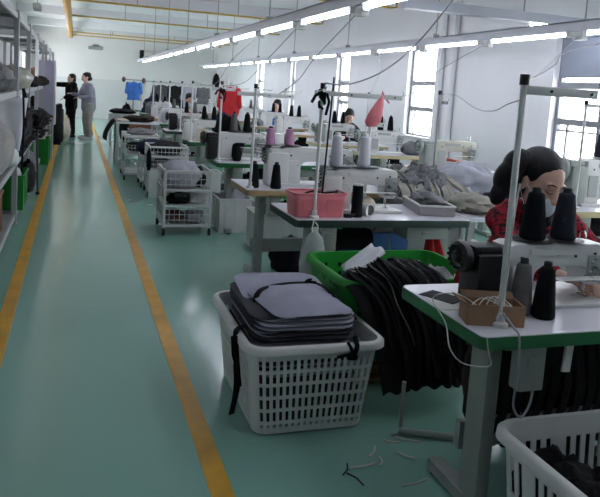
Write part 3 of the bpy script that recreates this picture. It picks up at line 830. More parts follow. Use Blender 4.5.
o = hp.build('fabric_strips', FBLACK); tag(o, 'heap of long black fabric strips spilling from the green crate', 'fabric strips', kind='stuff')
hb = MB()
def hbf(u, v):
    j = v*(n-1); a = int(min(j, n-2)); p = sp[a].lerp(sp[a+1], j-a); off = (u-.5)*2
    return (p.x+off*.26*(.9-.12*v)*(1+.75*v*(off < 0)*(1-.5*v)), p.y+.06*abs(off)*v+.02+.01*nz((u*9, v*3, 0)), max(.02, p.z-.02-.10*off*off*(1-.5*v)+.012*math.sin(u*40)))
hb.grid(hbf, 60, 30)
hb.build('under_layer', FBLACK2, o, solid=.02, smooth=60)
# lighter strips among the black
lp = MB()
for i in range(9):
    off = [-.9, -.62, -.3, .05, .3, .5, .66, .8, .93][i]; pts = []
    for j in range(6, n-4): 
        f = j/(n-1); pts.append((sp[j].x+off*.26*(.9-.12*f)+.01*math.sin(j), sp[j].y+.05*abs(off)*f-.02, sp[j].z-.09*off*off*(1-.55*f)+.03*(1-f)+.006))
    ribbon(lp, pts, .007, .003, (0, -.4, 1))
lp.build('grey_edge_strip', FGREY if 0 else M('strip_edge_grey', (84, 84, 88), .8), o)['label'] = 'thin grey edges of the strips'
# white sheet + grey cloth in the crate
m = MB().grid(lambda u, v: (1.36+.2*u+.03*v, 3.10+.24*v+.06*u, 0.59+.11*u+.015*math.sin(v*6)), 8, 8)
o = m.build('white_sheet', FWHITE, solid=.006, smooth=60); tag(o, 'pale sheet sticking out of the heap at the left of the green crate', 'cloth')
m = MB(); 
def lump(mb, c, r, seed, amp=.25, n=28, k=16, sc=3.0, flat=True):
    b0 = len(mb.v); mb.ell((0, 0, 0), (1, 1, 1), None, n, k)
    for i in range(b0, len(mb.v)):
        v = Vector(mb.v[i]); d = 1+amp*nz(v*sc, 1, seed)+amp*.5*nz(v*sc*2.3, 1, seed+5)+amp*.35*abs(math.sin(v.x*7+v.y*5+4*nz(v*2, 1, seed)))
        p = Vector((v.x*r[0], v.y*r[1], v.z*r[2]))*d
        if flat and p.z < -r[2]*.8: p.z = -r[2]*.8
        mb.v[i] = tuple(p+Vector(c))
    return mb
lump(m, (1.95, 3.3, .44), (.12, .2, .12), 4); o = m.build('cloth_bundle', FMID, smooth=70); tag(o, 'small grey cloth bundle in the right end of the green crate', 'cloth')
m = MB().box((0, 0, 0), (.62, .4, .3), ch=.05); o = m.build('cloth_bundle', FBLACK, smooth=40, loc=(1.66, 3.33, .295)); tag(o, 'black cloth packed inside the green crate under the strips', 'cloth')
# black cloth in near basket
m = MB()
random.seed(5)
for i in range(7): lump(m, (1.54+.14*(i % 3)+.04*random.random(), 1.42+.16*(i//3), .25+.02*random.random()), (.12, .13, .09), i, .3)
m.box((1.71, 1.56, .12), (.5, .5, .2), ch=.03)
o = m.build('black_cloths', FBLACK, smooth=60); tag(o, 'crumpled black cloth pieces filling the basket in front of the nearest table', 'cloth', kind='stuff')
m = MB()
for i in range(9):
    a = i*.7; ribbon(m, smoothp([(1.6+.05*math.cos(a), 1.5+.08*math.sin(a), .345+.004*i), (1.7+.06*math.sin(a*2), 1.55+.06*math.cos(a), .37+.003*i), (1.82, 1.5+.04*i-.15, .34)]), .02, .003)
o = m.build('black_strip_bundle', FBLACK2); tag(o, 'charcoal strips on top of the cloth in the basket before the nearest table', 'fabric strips', kind='stuff')

# garments under the nearest table
m = MB(); random.seed(8)
for i in range(10): lump(m, (1.62+.09*i, 2.24+.05*random.random(), .30+.1*random.random()), (.08, .12, .30), i+20, .22, 24, 18)
o = m.build('garment_pile', FBROWN, smooth=60); tag(o, 'dark brown black garments heaped under the nearest table', 'garments', kind='stuff')
for v in o.data.vertices: v.co.z = max(.003, min(.66, v.co.z))
m = MB()
for i in range(12):
    x = 1.44+.055*i; ribbon(m, smoothp([(x, 2.02, .68), (x+.02, 2.0, .52), (x+.04+.01*math.sin(i), 2.03, .38), (x+.01, 2.05, .26+.03*math.sin(i*2))]), .035, .003, (0, -1, .2))
o = m.build('hanging_strips', FBLACK2); tag(o, 'dark strips hanging under the front edge of the nearest table', 'fabric strips', kind='stuff')
o = MB().box((0, 0, 0), (.035, .008, .11), ch=.002).build('white_tag', WPLAST, loc=(1.66, 1.87, .645)); o.rotation_euler = (0, .06, 0)
tag(o, 'small white plate hanging below the green edge of the nearest table', 'plate')
o = MB().box((0, 0, 0), (.1, .06, .1), ch=.01).build('control_box', FBLACK2, loc=(1.60, 1.94, .65)); tag(o, 'dark grey control box under the nearest table beside the white plate', 'box')

# cardboard box on table ------------------------------------------------------
t = empty('cardboard_box', (1.40, 1.97, TH_), -.28, 'open brown cardboard box at the foot of the thread stand', 'box')
m = MB(); m.box((0, -.05, .036), (.2, .004, .072)).box((0, .05, .036), (.2, .004, .072)).box((-.098, 0, .036), (.004, .1, .072)).box((.098, 0, .036), (.004, .1, .072)).box((0, 0, .003), (.2, .1, .004))
m.build('box_wall', CARD, t)
m = MB(); m.box((0, .065, .078), (.19, .035, .004), rot=Matrix.Rotation(.5, 3, 'X')).box((-.115, 0, .078), (.035, .09, .004), rot=Matrix.Rotation(.4, 3, 'Y')); m.build('box_flap', CARDI, t)
m = MB(); 
for k in range(4): m.tube(smoothp([(-.08+.03*k, -.02+.01*k, .055), (-.03+.02*k, .02, .072+.004*k), (.03+.01*k, -.02, .06), (.07, .01*k, .055)]), .0022, 5)
o = m.build('cord_tangle', CABLEW, loc=(1.40, 1.97, TH_+.005)); o.rotation_euler = (0, 0, -.28); tag(o, 'tangled pale cords lying in the cardboard box on the nearest table', 'cords')
# paper / stencil sheet
m = MB().box((0, 0, .001), (.16, .2, .002)); o = m.build('paper_sheet', PLINE, loc=(1.37, 2.2, TH_)); o.rotation_euler = (0, 0, -.1); tag(o, 'white sheet of paper on the left corner of the nearest table', 'paper')
m = MB().box((0, 0, .001), (.1, .15, .002)).box((0, 0, .0022), (.05, .1, .0006)); o = m.build('black_card', FGREYD, loc=(1.37, 2.25, TH_+.002)); o.rotation_euler = (0, 0, .5); tag(o, 'black card with grey middle lying on the white paper sheet', 'card')
# white cords
def cable(pts, r, label, name='power_cable', mat=CABLE, n=10):
    o = MB().tube(smoothp(pts, n), r, 6).build(name, mat, smooth=60); tag(o, label, 'cable'); return o
cable([(1.36, 2.0, .80), (1.30, 2.05, .83), (1.24, 2.1, .80), (1.24, 2.0, .74), (1.235, 1.95, .67), (1.26, 1.9, .635), (1.30, 1.81, .66), (1.29, 1.81, .71), (1.27, 1.80, .765)], .0022, 'white cord looping over the left edge of the nearest table', 'power_cable', CABLEW)
cable([(1.405, 1.915, .80), (1.412, 1.86, .77), (1.405, 1.81, .745), (1.41, 1.81, .6), (1.425, 1.83, .5), (1.47, 1.84, .455), (1.51, 1.85, .52), (1.512, 1.87, .68)], .0045, 'grey cord from the thread stand drooping in a loop below the nearest table', 'power_cable', CABLE)
cable([(1.38, 1.91, .78), (1.385, 1.885, .90), (1.392, 1.89, 1.1), (1.41, 1.90, 1.25)], .003, 'thin white cord running up the thread stand on the nearest table', 'power_cable', CABLEW)
# ================================================================== THINGS ON AND AROUND THE TABLES
def tbin(w, d, h, tp, mat, label, loc, rz):
    t = empty('storage_bin', loc, rz, label, 'bin')
    top = rrect(w, d, .03, 5); bot = rrect(w-tp, d-tp, .025, 5); n = len(top); m = MB()
    for z, ring in ((0, bot), (h*.5, [((a[0]+b_[0])/2, (a[1]+b_[1])/2) for a, b_ in zip(top, bot)]), (h, top)): m.v += [(x, y, z+.002) for x, y in ring]
    for j in range(2):
        for i in range(n): m.f.append([j*n+i, j*n+(i+1) % n, (j+1)*n+(i+1) % n, (j+1)*n+i])
    m.f.append(list(range(n))); m.build('bin_wall', mat, t, solid=.004, smooth=40, recalc=False)
    m = MB(); m.tube([(x*1.01, y*1.01, h-.004) for x, y in top], .007, 6, closed=True); m.build('bin_rim', mat, t, smooth=60)
    m = MB().box((w*.25, -d/2+.002, h*.55), (w*.3, .004, h*.45), ch=.001).box((-w*.2, -d/2+.002, h*.55), (w*.3, .004, h*.45), ch=.001); m.build('embossed_panel', mat, t)
    return t
tbin(.345, .2, .15, .03, PINKB, 'pink plastic bin on the front left corner of the table with white cones', (1.44, 3.95, TH_), .03)
o = MB().tube(smoothp([(-.12, .02, .11), (-.03, 0, .15), (.06, .01, .14), (.14, -.02, .155)]), .006, 6).build('cord_bundle', FBLACK2, smooth=50, loc=(1.44, 3.95, TH_)); tag(o, 'black cord lying across the pink plastic bin', 'cord')
o = MB().tube(smoothp([(.02, 0, .13), (.08, .02, .155), (.15, -.03, .15)]), .005, 6).build('white_tube', WPLAST, smooth=50, loc=(1.44, 3.95, TH_)); tag(o, 'thin white tube sticking out of the pink plastic bin', 'tube')
# tall cylinder cone: dark with white top
t = empty('thread_spool', (1.70, 3.90, TH_), 0, 'tall dark spool with a white top on the table right of the pink bin', 'spool')
MB().cyl((0, 0, 0), (0, 0, .2), .036, .034, n=22).build('thread', TGREEN, t, smooth=40)
MB().cyl((0, 0, .19), (0, 0, .21), .03, .028, n=20).build('core', WPLAST, t, smooth=40)
t = empty('thread_roll', (1.795, 3.95, TH_+.04), 0, 'white roll with dark end lying on the table beside the tall dark spool', 'roll')
MB().cyl((-.045, .04, 0), (.0, -.04, 0), .04, n=20).build('roll', WPLAST, t, smooth=40)
MB().cyl((.0, -.04, 0), (.001, -.043, 0), .034, n=20).build('roll_end', BLACK, t, smooth=40)
o = MB(); lump(o, (0, 0, .05), (.06, .05, .055), 3, .15); o = o.build('cloth_ball', BEIGE, smooth=70, loc=(1.83, 4.05, TH_)); tag(o, 'cream cloth ball on the table behind the white roll', 'cloth')
o = MB().box((0, 0, .012), (.05, .03, .024), ch=.004).cyl((.03, 0, .015), (.07, .01, .03), .008, n=10).build('oil_bottle', BLACK, smooth=40, loc=(1.63, 3.87, TH_)); tag(o, 'small black tool beside the pink bin on the dark edged table', 'tool')
# plastic bag hanging on the stand clamp
m = MB()
pr = [(.012, 0), (.02, -.03), (.05, -.06), (.07, -.13), (.078, -.22), (.07, -.30), (.04, -.335), (.0, -.34)]
m.lathe(pr[::-1], n=26); 
for i, v in enumerate(m.v): 
    p = Vector(v); d = 1+.16*nz((p.x*16, p.y*16, p.z*12)); m.v[i] = (p.x*d*1.05, p.y*d*.8, p.z)
o = m.build('plastic_bag', CLEARBAG, smooth=80, loc=(1.375, 3.755, .715)); tag(o, 'clear plastic bag hanging below the corner of the pink bin table', 'bag')
MB().tube(smoothp([(0, .03, .035), (-.01, .0, .03), (-.02, -.01, -.02), (.01, 0, -.04), (.02, 0, 0), (0, .0, .03)]), .004, 6).build('bag_string', WPLAST, o)
# pink net bag
m = MB(); pr = [(.005, 0), (.012, -.02), (.03, -.06), (.045, -.12), (.05, -.17), (.03, -.20), (0, -.2)]
m.lathe(pr[::-1], n=20)
for i, v in enumerate(m.v): p = Vector(v); d = 1+.2*nz((p.x*20, p.y*20, p.z*10)); m.v[i] = (p.x*d-(.06*(-p.z)/.2), p.y*d*.7, p.z)
o = m.build('net_bag', FPINK, smooth=80, loc=(1.785, 3.835, 1.525)); tag(o, 'pink net bag hanging from the crossarm above the white cones', 'bag')
MB().tube([(0, 0, 0), (.03, 0, -.03), (.05, 0, -.05)], .006, 6).tube([(0, 0, -.005), (.0, 0, .02), (.01, 0, .0)], .006, 6).build('knot', FPINK, o)
# blue stool + cushion
t = empty('work_stool', (2.27, 4.72, 0), .1, 'blue stool with grey cushion under the pink bin table', 'stool')
m = MB().box((0, 0, .37), (.34, .30, .26), ch=.02); m.build('box_seat', BLUEP, t, smooth=40)
for sx in (-.14, .14):
    for sy in (-.12, .12): MB().box((sx, sy, .12), (.04, .04, .24), ch=.004).build('leg', BLUEP, t)
m = MB().box((0, 0, .53), (.36, .32, .06), ch=.03); m.build('cushion', FMID, t, smooth=50)
MB().tube(smoothp([(-.2, -.17, .50), (-.1, -.17, .56), (.1, -.17, .55), (.2, -.16, .46)]), .005, 6).build('strap', FBLACK, t)
t = empty('blue_box', (2.0, 4.75, 0), 0, 'small blue plastic box left of the blue stool', 'box')
MB().box((0, 0, .2), (.1, .2, .4), ch=.01).build('body', BLUEP, t); MB().box((0, 0, .41), (.11, .21, .02), ch=.004).build('lid', BLUEP, t)
m = MB().grid(lambda u, v: (-.1+.2*u*(1-.8*v)+.04*v, .02*math.sin(u*12), -.1+.28*v), 14, 8)
o = m.build('red_cloth', FRED, solid=.01, smooth=60, loc=(2.30, 3.92, .50)); tag(o, 'red cloth hanging under the right end of the pink bin table', 'cloth')
m = MB(); lump(m, (0, 0, 0), (.07, .06, .11), 9, .2); o = m.build('red_cloth', FRED, smooth=70, loc=(2.02, 3.05, .62)); 
o.location = (1.96, 2.98, .62); tag(o, 'small red cloth bunch between green crate and black handwheel', 'cloth')

# dark things under table two
m = MB(); lump(m, (0, 0, .2), (.16, .12, .2), 31, .25); o = m.build('dark_bundle', FBLACK, smooth=70, loc=(1.78, 4.65, 0)); tag(o, 'dark cloth bundle on the floor under the pink bin table', 'cloth')

# fabric piles in the gap between the columns
GB = M('grey_board', (150, 146, 150), .6, var=.05)
t = empty('cloth_cart', (2.72, 5.08, 0), 0, 'low grey board cart holding the crumpled grey cloth behind the pink bin table', 'cart')
m = MB()
for sx in (-1, 1): m.box((sx*.25, 0, .50), (.02, .76, .44), ch=.004)
for sy in (-1, 1): m.box((0, sy*.38, .50), (.52, .02, .44), ch=.004)
m.box((0, 0, .28), (.5, .76, .02)); m.build('side_board', GB, t)
m = MB()
for sx in (-1, 1):
    for sy in (-1, 1): m.box((sx*.255, sy*.385, .36), (.03, .03, .72))
    m.box((sx*.25, 0, .725), (.03, .8, .015))
for sy in (-1, 1): m.box((0, sy*.38, .725), (.53, .03, .015))
m.build('frame', WIREW, t)
random.seed(21)
m = MB()
for i in range(10): lump(m, (2.56+.3*random.random(), 4.85+.45*random.random(), .76+.07*random.random()), (.15, .16, .13), i+40, .34, 36, 20, 4)
o = m.build('crumpled_cloth', FMID, smooth=60); tag(o, 'crumpled mid grey cloth heap in the cart behind the pink bin table', 'cloth', kind='stuff')
m = MB()
for i in range(14):
    x0 = 2.44+.04*i; a_ = random.random()*.1; ribbon(m, smoothp([(x0+.1, 5.25, .86), (x0+a_, 5.05, .99-.018*abs(i-6)), (x0+.02+a_*.5, 4.85, .92-.012*abs(i-6)), (x0-.04+a_, 4.62, .80), (x0-.03, 4.56, .66)]), random.uniform(.03, .07), .008, (random.uniform(-1.2, 1.2), 0, 1))
o = m.build('grey_cloth_folds', FOLIVE, smooth=60); tag(o, 'light grey cloth strips lying over the crumpled heap in the cart', 'cloth', kind='stuff')
# grey open box on the table end
t = empty('open_box', (2.33, 4.12, TH_), -.2, 'grey open box with white rim on the right end of the pink bin table', 'box')
m = MB()
for s in (-1, 1): m.box((s*.12, 0, .035), (.006, .4, .06)).box((0, s*.2, .035), (.24, .006, .06))
m.box((0, 0, .006), (.24, .4, .008)); m.build('side', GB, t)
m = MB()
for s in (-1, 1): m.box((s*.12, 0, .067), (.016, .41, .01)).box((0, s*.2, .067), (.25, .016, .01))
m.build('rim', WPLAST, t)
m = MB(); lump(m, (2.33, 4.15, .82), (.09, .15, .06), 47, .3, 30, 18, 4)
o = m.build('grey_cloth', FMID, smooth=60); tag(o, 'grey cloth in the open box on the right end of the pink bin table', 'cloth')
m = MB()
def jk(u, v):
    x = -.36+.72*u; y = -.3+.6*v; hgt = .25*math.exp(-((x-.08)/.22)**2-((y)/.24)**2)
    return (x, y, .02+hgt+.03*nz((x*5, y*5, 0), 1, 3)+.012*math.sin(x*26+y*9)*(1-abs(u-.5)))
lump(m, (0, 0, .15), (.30, .25, .165), 53, .24, 48, 26, 1.9); lump(m, (-.14, -.1, .07), (.2, .2, .09), 54, .25, 30, 16, 3); o = m.build('grey_jacket', FPALE, smooth=60, loc=(3.36, 5.35, .655)); tag(o, 'pale grey jacket piled in a peak left of the worker in red', 'jacket')
t = empty('trolley', (3.36, 5.35, 0), 0, 'low white trolley under the pale grey jacket', 'trolley')
MB().box((0, 0, .64), (.7, .6, .03), ch=.005).build('top_board', TOPW, t)
for sx in (-.32, .32):
    for sy in (-.27, .27): MB().box((sx, sy, .31), (.035, .035, .62)).build('leg', GREYL, t)
MB().box((0, 0, .2), (.65, .55, .02)).build('shelf', GREYL, t)
m = MB(); lump(m, (0, 0, 0), (.12, .16, .08), 61, .3); o = m.build('navy_cloth', FNAVY, smooth=60, loc=(2.97, 4.2, .80)); tag(o, 'dark navy cloth rolled behind the shoulder of the worker in red', 'cloth')
m = MB(); lump(m, (0, 0, 0), (.15, .18, .07), 66, .3); o = m.build('olive_cloth', FOLIVE, smooth=60, loc=(2.73, 4.2, .79)); tag(o, 'olive grey cloth pile between the grey cart and the worker in red', 'cloth')
t = empty('side_table', (2.86, 4.2, 0), 0, 'small white side table carrying the olive and navy cloths', 'table')
MB().box((0, 0, .72), (.62, .5, .03), ch=.005).build('tabletop', TOPW, t)
for sx in (-.28, .28):
    for sy in (-.22, .22): MB().box((sx, sy, .353), (.03, .03, .705)).build('leg', GREYL, t)
m = MB().grid(lambda u, v: (-.3+.6*u, -.2+.4*v, .02+.05*math.sin(u*3.1)+.02*math.sin(u*14+v*3)), 24, 12)
o = m.build('orange_cloth', ORANGE, solid=.01, smooth=60, loc=(4.15, 7.02, .76)); o.scale = (1, .35, 1); tag(o, 'orange cloth lying before the old beige sewing machine', 'cloth')
m = MB(); lump(m, (0, 0, 0), (.05, .1, .1), 70, .2); o = m.build('orange_cloth', ORANGE, smooth=60, loc=(3.64, 5.5, .74)); tag(o, 'orange cloth bunch right of the pale grey jacket', 'cloth')

# ================================================================== PEOPLE
def rot_head(p, y, r=0): return Matrix.Rotation(y, 3, 'Z') @ Matrix.Rotation(r, 3, 'Y') @ Matrix.Rotation(p, 3, 'X')
def head_parts(mb, c, R, f=1.0):
    c = Vector(c); T = lambda x, y, z: c+R @ Vector((x*f, y*f, z*f))
    E = lambda p, r: mb.ell(T(*p), tuple(k*f for k in r), R, 18, 12)
    E((0, .015, .03), (.074, .095, .086)); E((0, -.022, -.03), (.064, .066, .078)); E((0, -.045, -.082), (.038, .036, .026))
    for s in (-1, 1):
        E((s*.036, -.058, -.032), (.026, .026, .028)); E((s*.078, .008, -.012), (.009, .018, .03))
    mb.cap(T(0, -.083, .012), T(0, -.100, -.028), .0085*f, .0135*f); mb.cap(T(-.04, -.071, .026), T(.04, -.071, .026), .012*f, .012*f)
    mb.cap(T(-.016, -.088, -.062), T(.016, -.088, -.062), .008*f, .008*f)
    E((-.011, -.094, -.033), (.008, .009, .007)); E((.011, -.094, -.033), (.008, .009, .007))
def hand_parts(mb, w, d, nrm, side, f=1.0):
    """w wrist, d finger direction, nrm back-of-hand normal, side +1/-1 thumb side"""
    w = Vector(w); d = Vector(d).normalized(); nrm = Vector(nrm).normalized(); s = d.cross(nrm).normalized()*side; nrm = s.cross(d)*side
    if nrm.dot(Vector((0, 0, 1))) < 0: nrm = -nrm
    R = Matrix((s, d, nrm)).transposed()
    mb.ell(w+d*.045*f, (.040*f, .052*f, .017*f), R, 14, 10); mb.cap(w-d*.02*f, w+d*.02*f, .025*f, .024*f)
    for k, (o_, L) in enumerate(((.03, .068), (.011, .078), (-.009, .072), (-.028, .056))):
        a = w+d*.075*f+s*o_*f; b_ = a+(d+s*o_*2-nrm*.25)*L*.5*f; c_ = b_+(d*.75-nrm*.75)*L*.5*f
        mb.cap(a, b_, .0095*f, .0085*f, 10); mb.cap(b_, c_, .0085*f, .007*f, 10)
    a = w+d*.02*f+s*.028*f; b_ = a+(d*.7+s*.8-nrm*.2)*.04*f; c_ = b_+(d+s*.15-nrm*.3)*.032*f
    mb.cap(a, b_, .013*f, .011*f, 10); mb.cap(b_, c_, .011*f, .0085*f, 10)
def hair_and_face(root, c, R, f=1.0, tail=None, mask=True, near=False, haircol=None):
    c = Vector(c); T = lambda x, y, z: c+R @ Vector((x*f, y*f, z*f))
    m = MB(); m.ell(T(0, .034, .054), (.082*f, .098*f, .076*f), R, 24, 16); m.ell(T(0, .05, -.01), (.078*f, .074*f, .09*f), R, 20, 14)
    for s in (-1, 1): m.ell(T(s*.066, .004, .04), (.016*f, .035*f, .042*f), R, 12, 8)
    if tail: 
        for p, r in tail: m.ell(T(*p), tuple(k*f for k in r), R, 16, 10)
    blob(m, 'hair', haircol or HAIR, root, .006 if near else .012, 3)
    for s in (-1, 1):
        m = MB()
        m.tube([T(s*(.014+.034*k/6), -.089+.002*abs(k-3)+.010*(k/6)**2, .004-.005*math.sin(k/6*PI)) for k in range(7)], [.0012*f+.0016*f*math.sin(k/6*PI) for k in range(7)], 6)
        m.build('eyelash', HAIR, root, smooth=60)
        m = MB()
        m.tube([T(s*(.012+.04*k/6), -.086+.012*(k/6)**2, .029+.006*math.sin(k/6*PI)) for k in range(7)], [.0018*f+.0012*f*math.sin(k/6*PI) for k in range(7)], 6)
        m.build('eyebrow', HAIR, root, smooth=60)
    if mask:
        def mk(u, v):
            az = (u-.5)*2.5; zz = -.105+.088*v+.008*math.cos(az*1.3)*(v > .5); pr = .070+.036*math.sin(min(1, max(0, v*.92+.1))*PI)*(.35+.65*math.cos(az*.8)**4)
            x = math.sin(az)*.072*(1-.22*(1-v)); y = -.006-math.cos(az)*(pr*.92)
            return T(x, y-.006, zz+.003*math.sin(v*20))
        k = MB().grid(mk, 26, 14).build('face_mask', MASK, root, solid=.003, smooth=60)
        m = MB()
        for s in (-1, 1): m.tube(smoothp([T(s*.07, -.03, -.025), T(s*.08, .0, -.005), T(s*.083, .02, -.012), T(s*.078, .005, -.045), T(s*.066, -.03, -.085)], 5), .0015*f, 5)
        m.build('ear_loop', WPLAST, k)
def person_seated(loc, rz, jacket, trousers, label, P, near=False, haircol=None, tail=None, mask=True, hf=1.0):
    """P: joint positions relative to the floor point under the hips, facing -y"""
    t = empty('person', loc, rz, label, 'person'); V = Vector
    m = MB(); vx = .0065 if near else .014
    m.ell(P['hip'], (.17, .14, .13)); m.cap(P['hip'], P['belly'], .125, .12, 18); m.cap(P['belly'], P['chest'], .12, .125, 18)
    sl, sr = V(P['shL']), V(P['shR']); m.cap(sl.lerp(sr, .2), sl.lerp(sr, .8), .085, .085, 16)
    m.cap(P['chest'], P['neck'], .09, .05); m.cap(P['neck'], P['head0'], .05, .048)
    R = rot_head(*P['rot']); head_parts(m, P['head'], R, hf)
    for s in 'LR':
        m.cap(P['sh'+s], P['el'+s], .048, .04); m.cap(P['el'+s], P['wr'+s], .038, .026)
        hd = (V(P['wr'+s])-V(P['el'+s])).normalized() if 'hd'+s not in P else V(P['hd'+s])
        hand_parts(m, P['wr'+s], hd, (0, 0, 1), 1 if s == 'L' else -1)
        m.cap(P['hp'+s], P['kn'+s], .085, .06); m.cap(P['kn'+s], P['an'+s], .055, .038); m.cap(P['an'+s], V(P['an'+s])+V((0, -.12, -.035)), .035, .03)
    body = blob(m, 'body', SKIN, t, vx, 3)
    # jacket
    m = MB(); g = .018
    m.cap(P['hip'], P['belly'], .150, .150, 22); m.cap(P['belly'], P['chest'], .150, .150, 22); m.cap(sl.lerp(sr, .14), sl.lerp(sr, .86), .098, .098, 18)
    ch = V(P['chest']); m.cap(ch, ch.lerp(V(P['neck']), .72), .11, .075, 18)
    for s in 'LR':
        a, b_, c_ = V(P['sh'+s]), V(P['el'+s]), V(P['wr'+s]); m.cap(a, b_, .075, .062); m.cap(b_, b_.lerp(c_, .9), .06, .045)
    j = blob(m, 'jacket', jacket, t, .010 if near else .018, 3)
    for v in j.data.vertices:
        d = .012*nz(v.co*9, 1, 4)+.006*nz(v.co*24, 1, 2); v.co += v.normal*d
    # collar
    m = MB(); nk = V(P['neck']).lerp(V(P['head0']), .1); ax = (V(P['head0'])-V(P['neck'])).normalized(); q = V((0, 0, 1)).rotation_difference(ax).to_matrix()
    m.add(*ring_collar(nk, q)); m.build('collar', FBLACK2, t, solid=.01, smooth=60)
    m = MB()
    for s in 'LR': m.cap(P['hp'+s], P['kn'+s], .095, .075); m.cap(P['kn'+s], P['an'+s], .072, .055)
    blob(m, 'trousers', trousers, t, .018, 3)
    m = MB()
    for s in 'LR': a = V(P['an'+s]); m.box(a+V((0, -.07, -.045)), (.09, .24, .07), ch=.03)
    m.build('shoe', BLACK, t, smooth=50)
    hair_and_face(t, P['head'], R, hf, tail, mask, near, haircol)
    return t
def ring_collar(c, q):
    n = 24; vs = []
    for r_, z in ((.078, -.03), (.068, .0), (.066, .035)):
        for i in range(n): a = 2*PI*i/n; vs.append(c+q @ Vector((r_*math.cos(a), r_*math.sin(a), z-.018*(math.sin(a) < -.6))))
    return vs, [(j*n+i, j*n+(i+1) % n, (j+1)*n+(i+1) % n, (j+1)*n+i) for j in range(2) for i in range(n)]
def seat_pose(dx=0, lean=0, hz=1.175, rot=(.6, .3, 0), hx=0, wr=((-.09, -.66, .83), (.04, -.68, .83))):
    return dict(hip=(0, 0, .53), belly=(dx*.4, -.07, .72), chest=(dx*.8, -.18, .90), neck=(dx+hx*.3, -.27, 1.02), head0=(dx+hx*.7, -.31, 1.10), head=(dx+hx, -.37, hz),
        shL=(dx+.165, -.19, .965), shR=(dx-.165, -.19, .965), elL=(dx+.27, -.40, .80), elR=(dx-.25, -.42, .83), wrL=wr[1], wrR=wr[0], hdL=(-.5, -1, -.1), hdR=(.5, -1, -.1),
        hpL=(.09, -.02, .52), hpR=(-.09, -.02, .52), knL=(.13, -.42, .52), knR=(-.13, -.42, .52), anL=(.13, -.40, .09), anR=(-.13, -.40, .09), rot=rot)
TAIL = [((-.10, .07, .035), (.05, .05, .06)), ((-.125, .06, -.02), (.045, .05, .07)), ((-.08, .08, .05), (.04, .045, .045)), ((-.13, .05, -.085), (.032, .036, .06)), ((-.09, .05, -.04), (.035, .04, .07))]
person_seated((2.12, 2.93, 0), 0, REDP, FBLACK2, 'worker in a red patterned jacket and pale blue face mask, bent over the nearest machine',
              seat_pose(0, 0, 1.168, (.40, .16, .10), -.106, ((-.20, -.655, .822), (-.05, -.70, .822))), near=True, tail=TAIL, hf=1.16)
person_seated((4.36, 10.98, 0), 0, FBLACK2, FBLACK2, 'dark haired worker in black bent down by the second window',
              seat_pose(0, 0, 1.16, (.7, -.2, 0), 0, ((-.3, -.6, .83), (-.2, -.66, .83))), mask=False)
person_seated((4.25, 14.95, 0), 0, FBLUE, FBLACK2, 'worker with a blue top seated far off beside the windows',
              seat_pose(0, 0, 1.2, (.5, -.9, 0), 0), mask=False)
person_seated((2.22, 14.42, 0), 0, M('lilac_jacket', (150, 150, 190), .8, var=.15), FBLACK2, 'far worker in a lilac jacket seated in the table column beside the aisle',
              seat_pose(0, 0, 1.22, (.5, .2, 0), 0), mask=True)
# stools under the workers
def round_stool(loc, label, group=None):
    t = empty('round_stool', loc, 0, label, 'stool', group)
    MB().lathe([(0, .40), (.15, .40), (.16, .41), (.16, .425), (.15, .435), (0, .435)], n=24).build('seat', FBLACK2, t, smooth=40)
    for a in range(4): q = PI/4+a*PI/2; MB().cyl((.1*math.cos(q), .1*math.sin(q), .40), (.16*math.cos(q), .16*math.sin(q), 0), .012, n=8).build('leg', GREYM, t, smooth=40)
    return t
rs = round_stool((2.12, 2.95, 0), 'round black stool under the worker in red')
for l, lb in (((4.36, 11.0, 0), 'round black stool under the dark haired worker by the second window'), ((4.25, 14.97, 0), 'round black stool under the far worker in blue'), ((2.22, 14.44, 0), 'round black stool under the far worker in the lilac jacket')):
    place(False, rs, l, 0, lb)
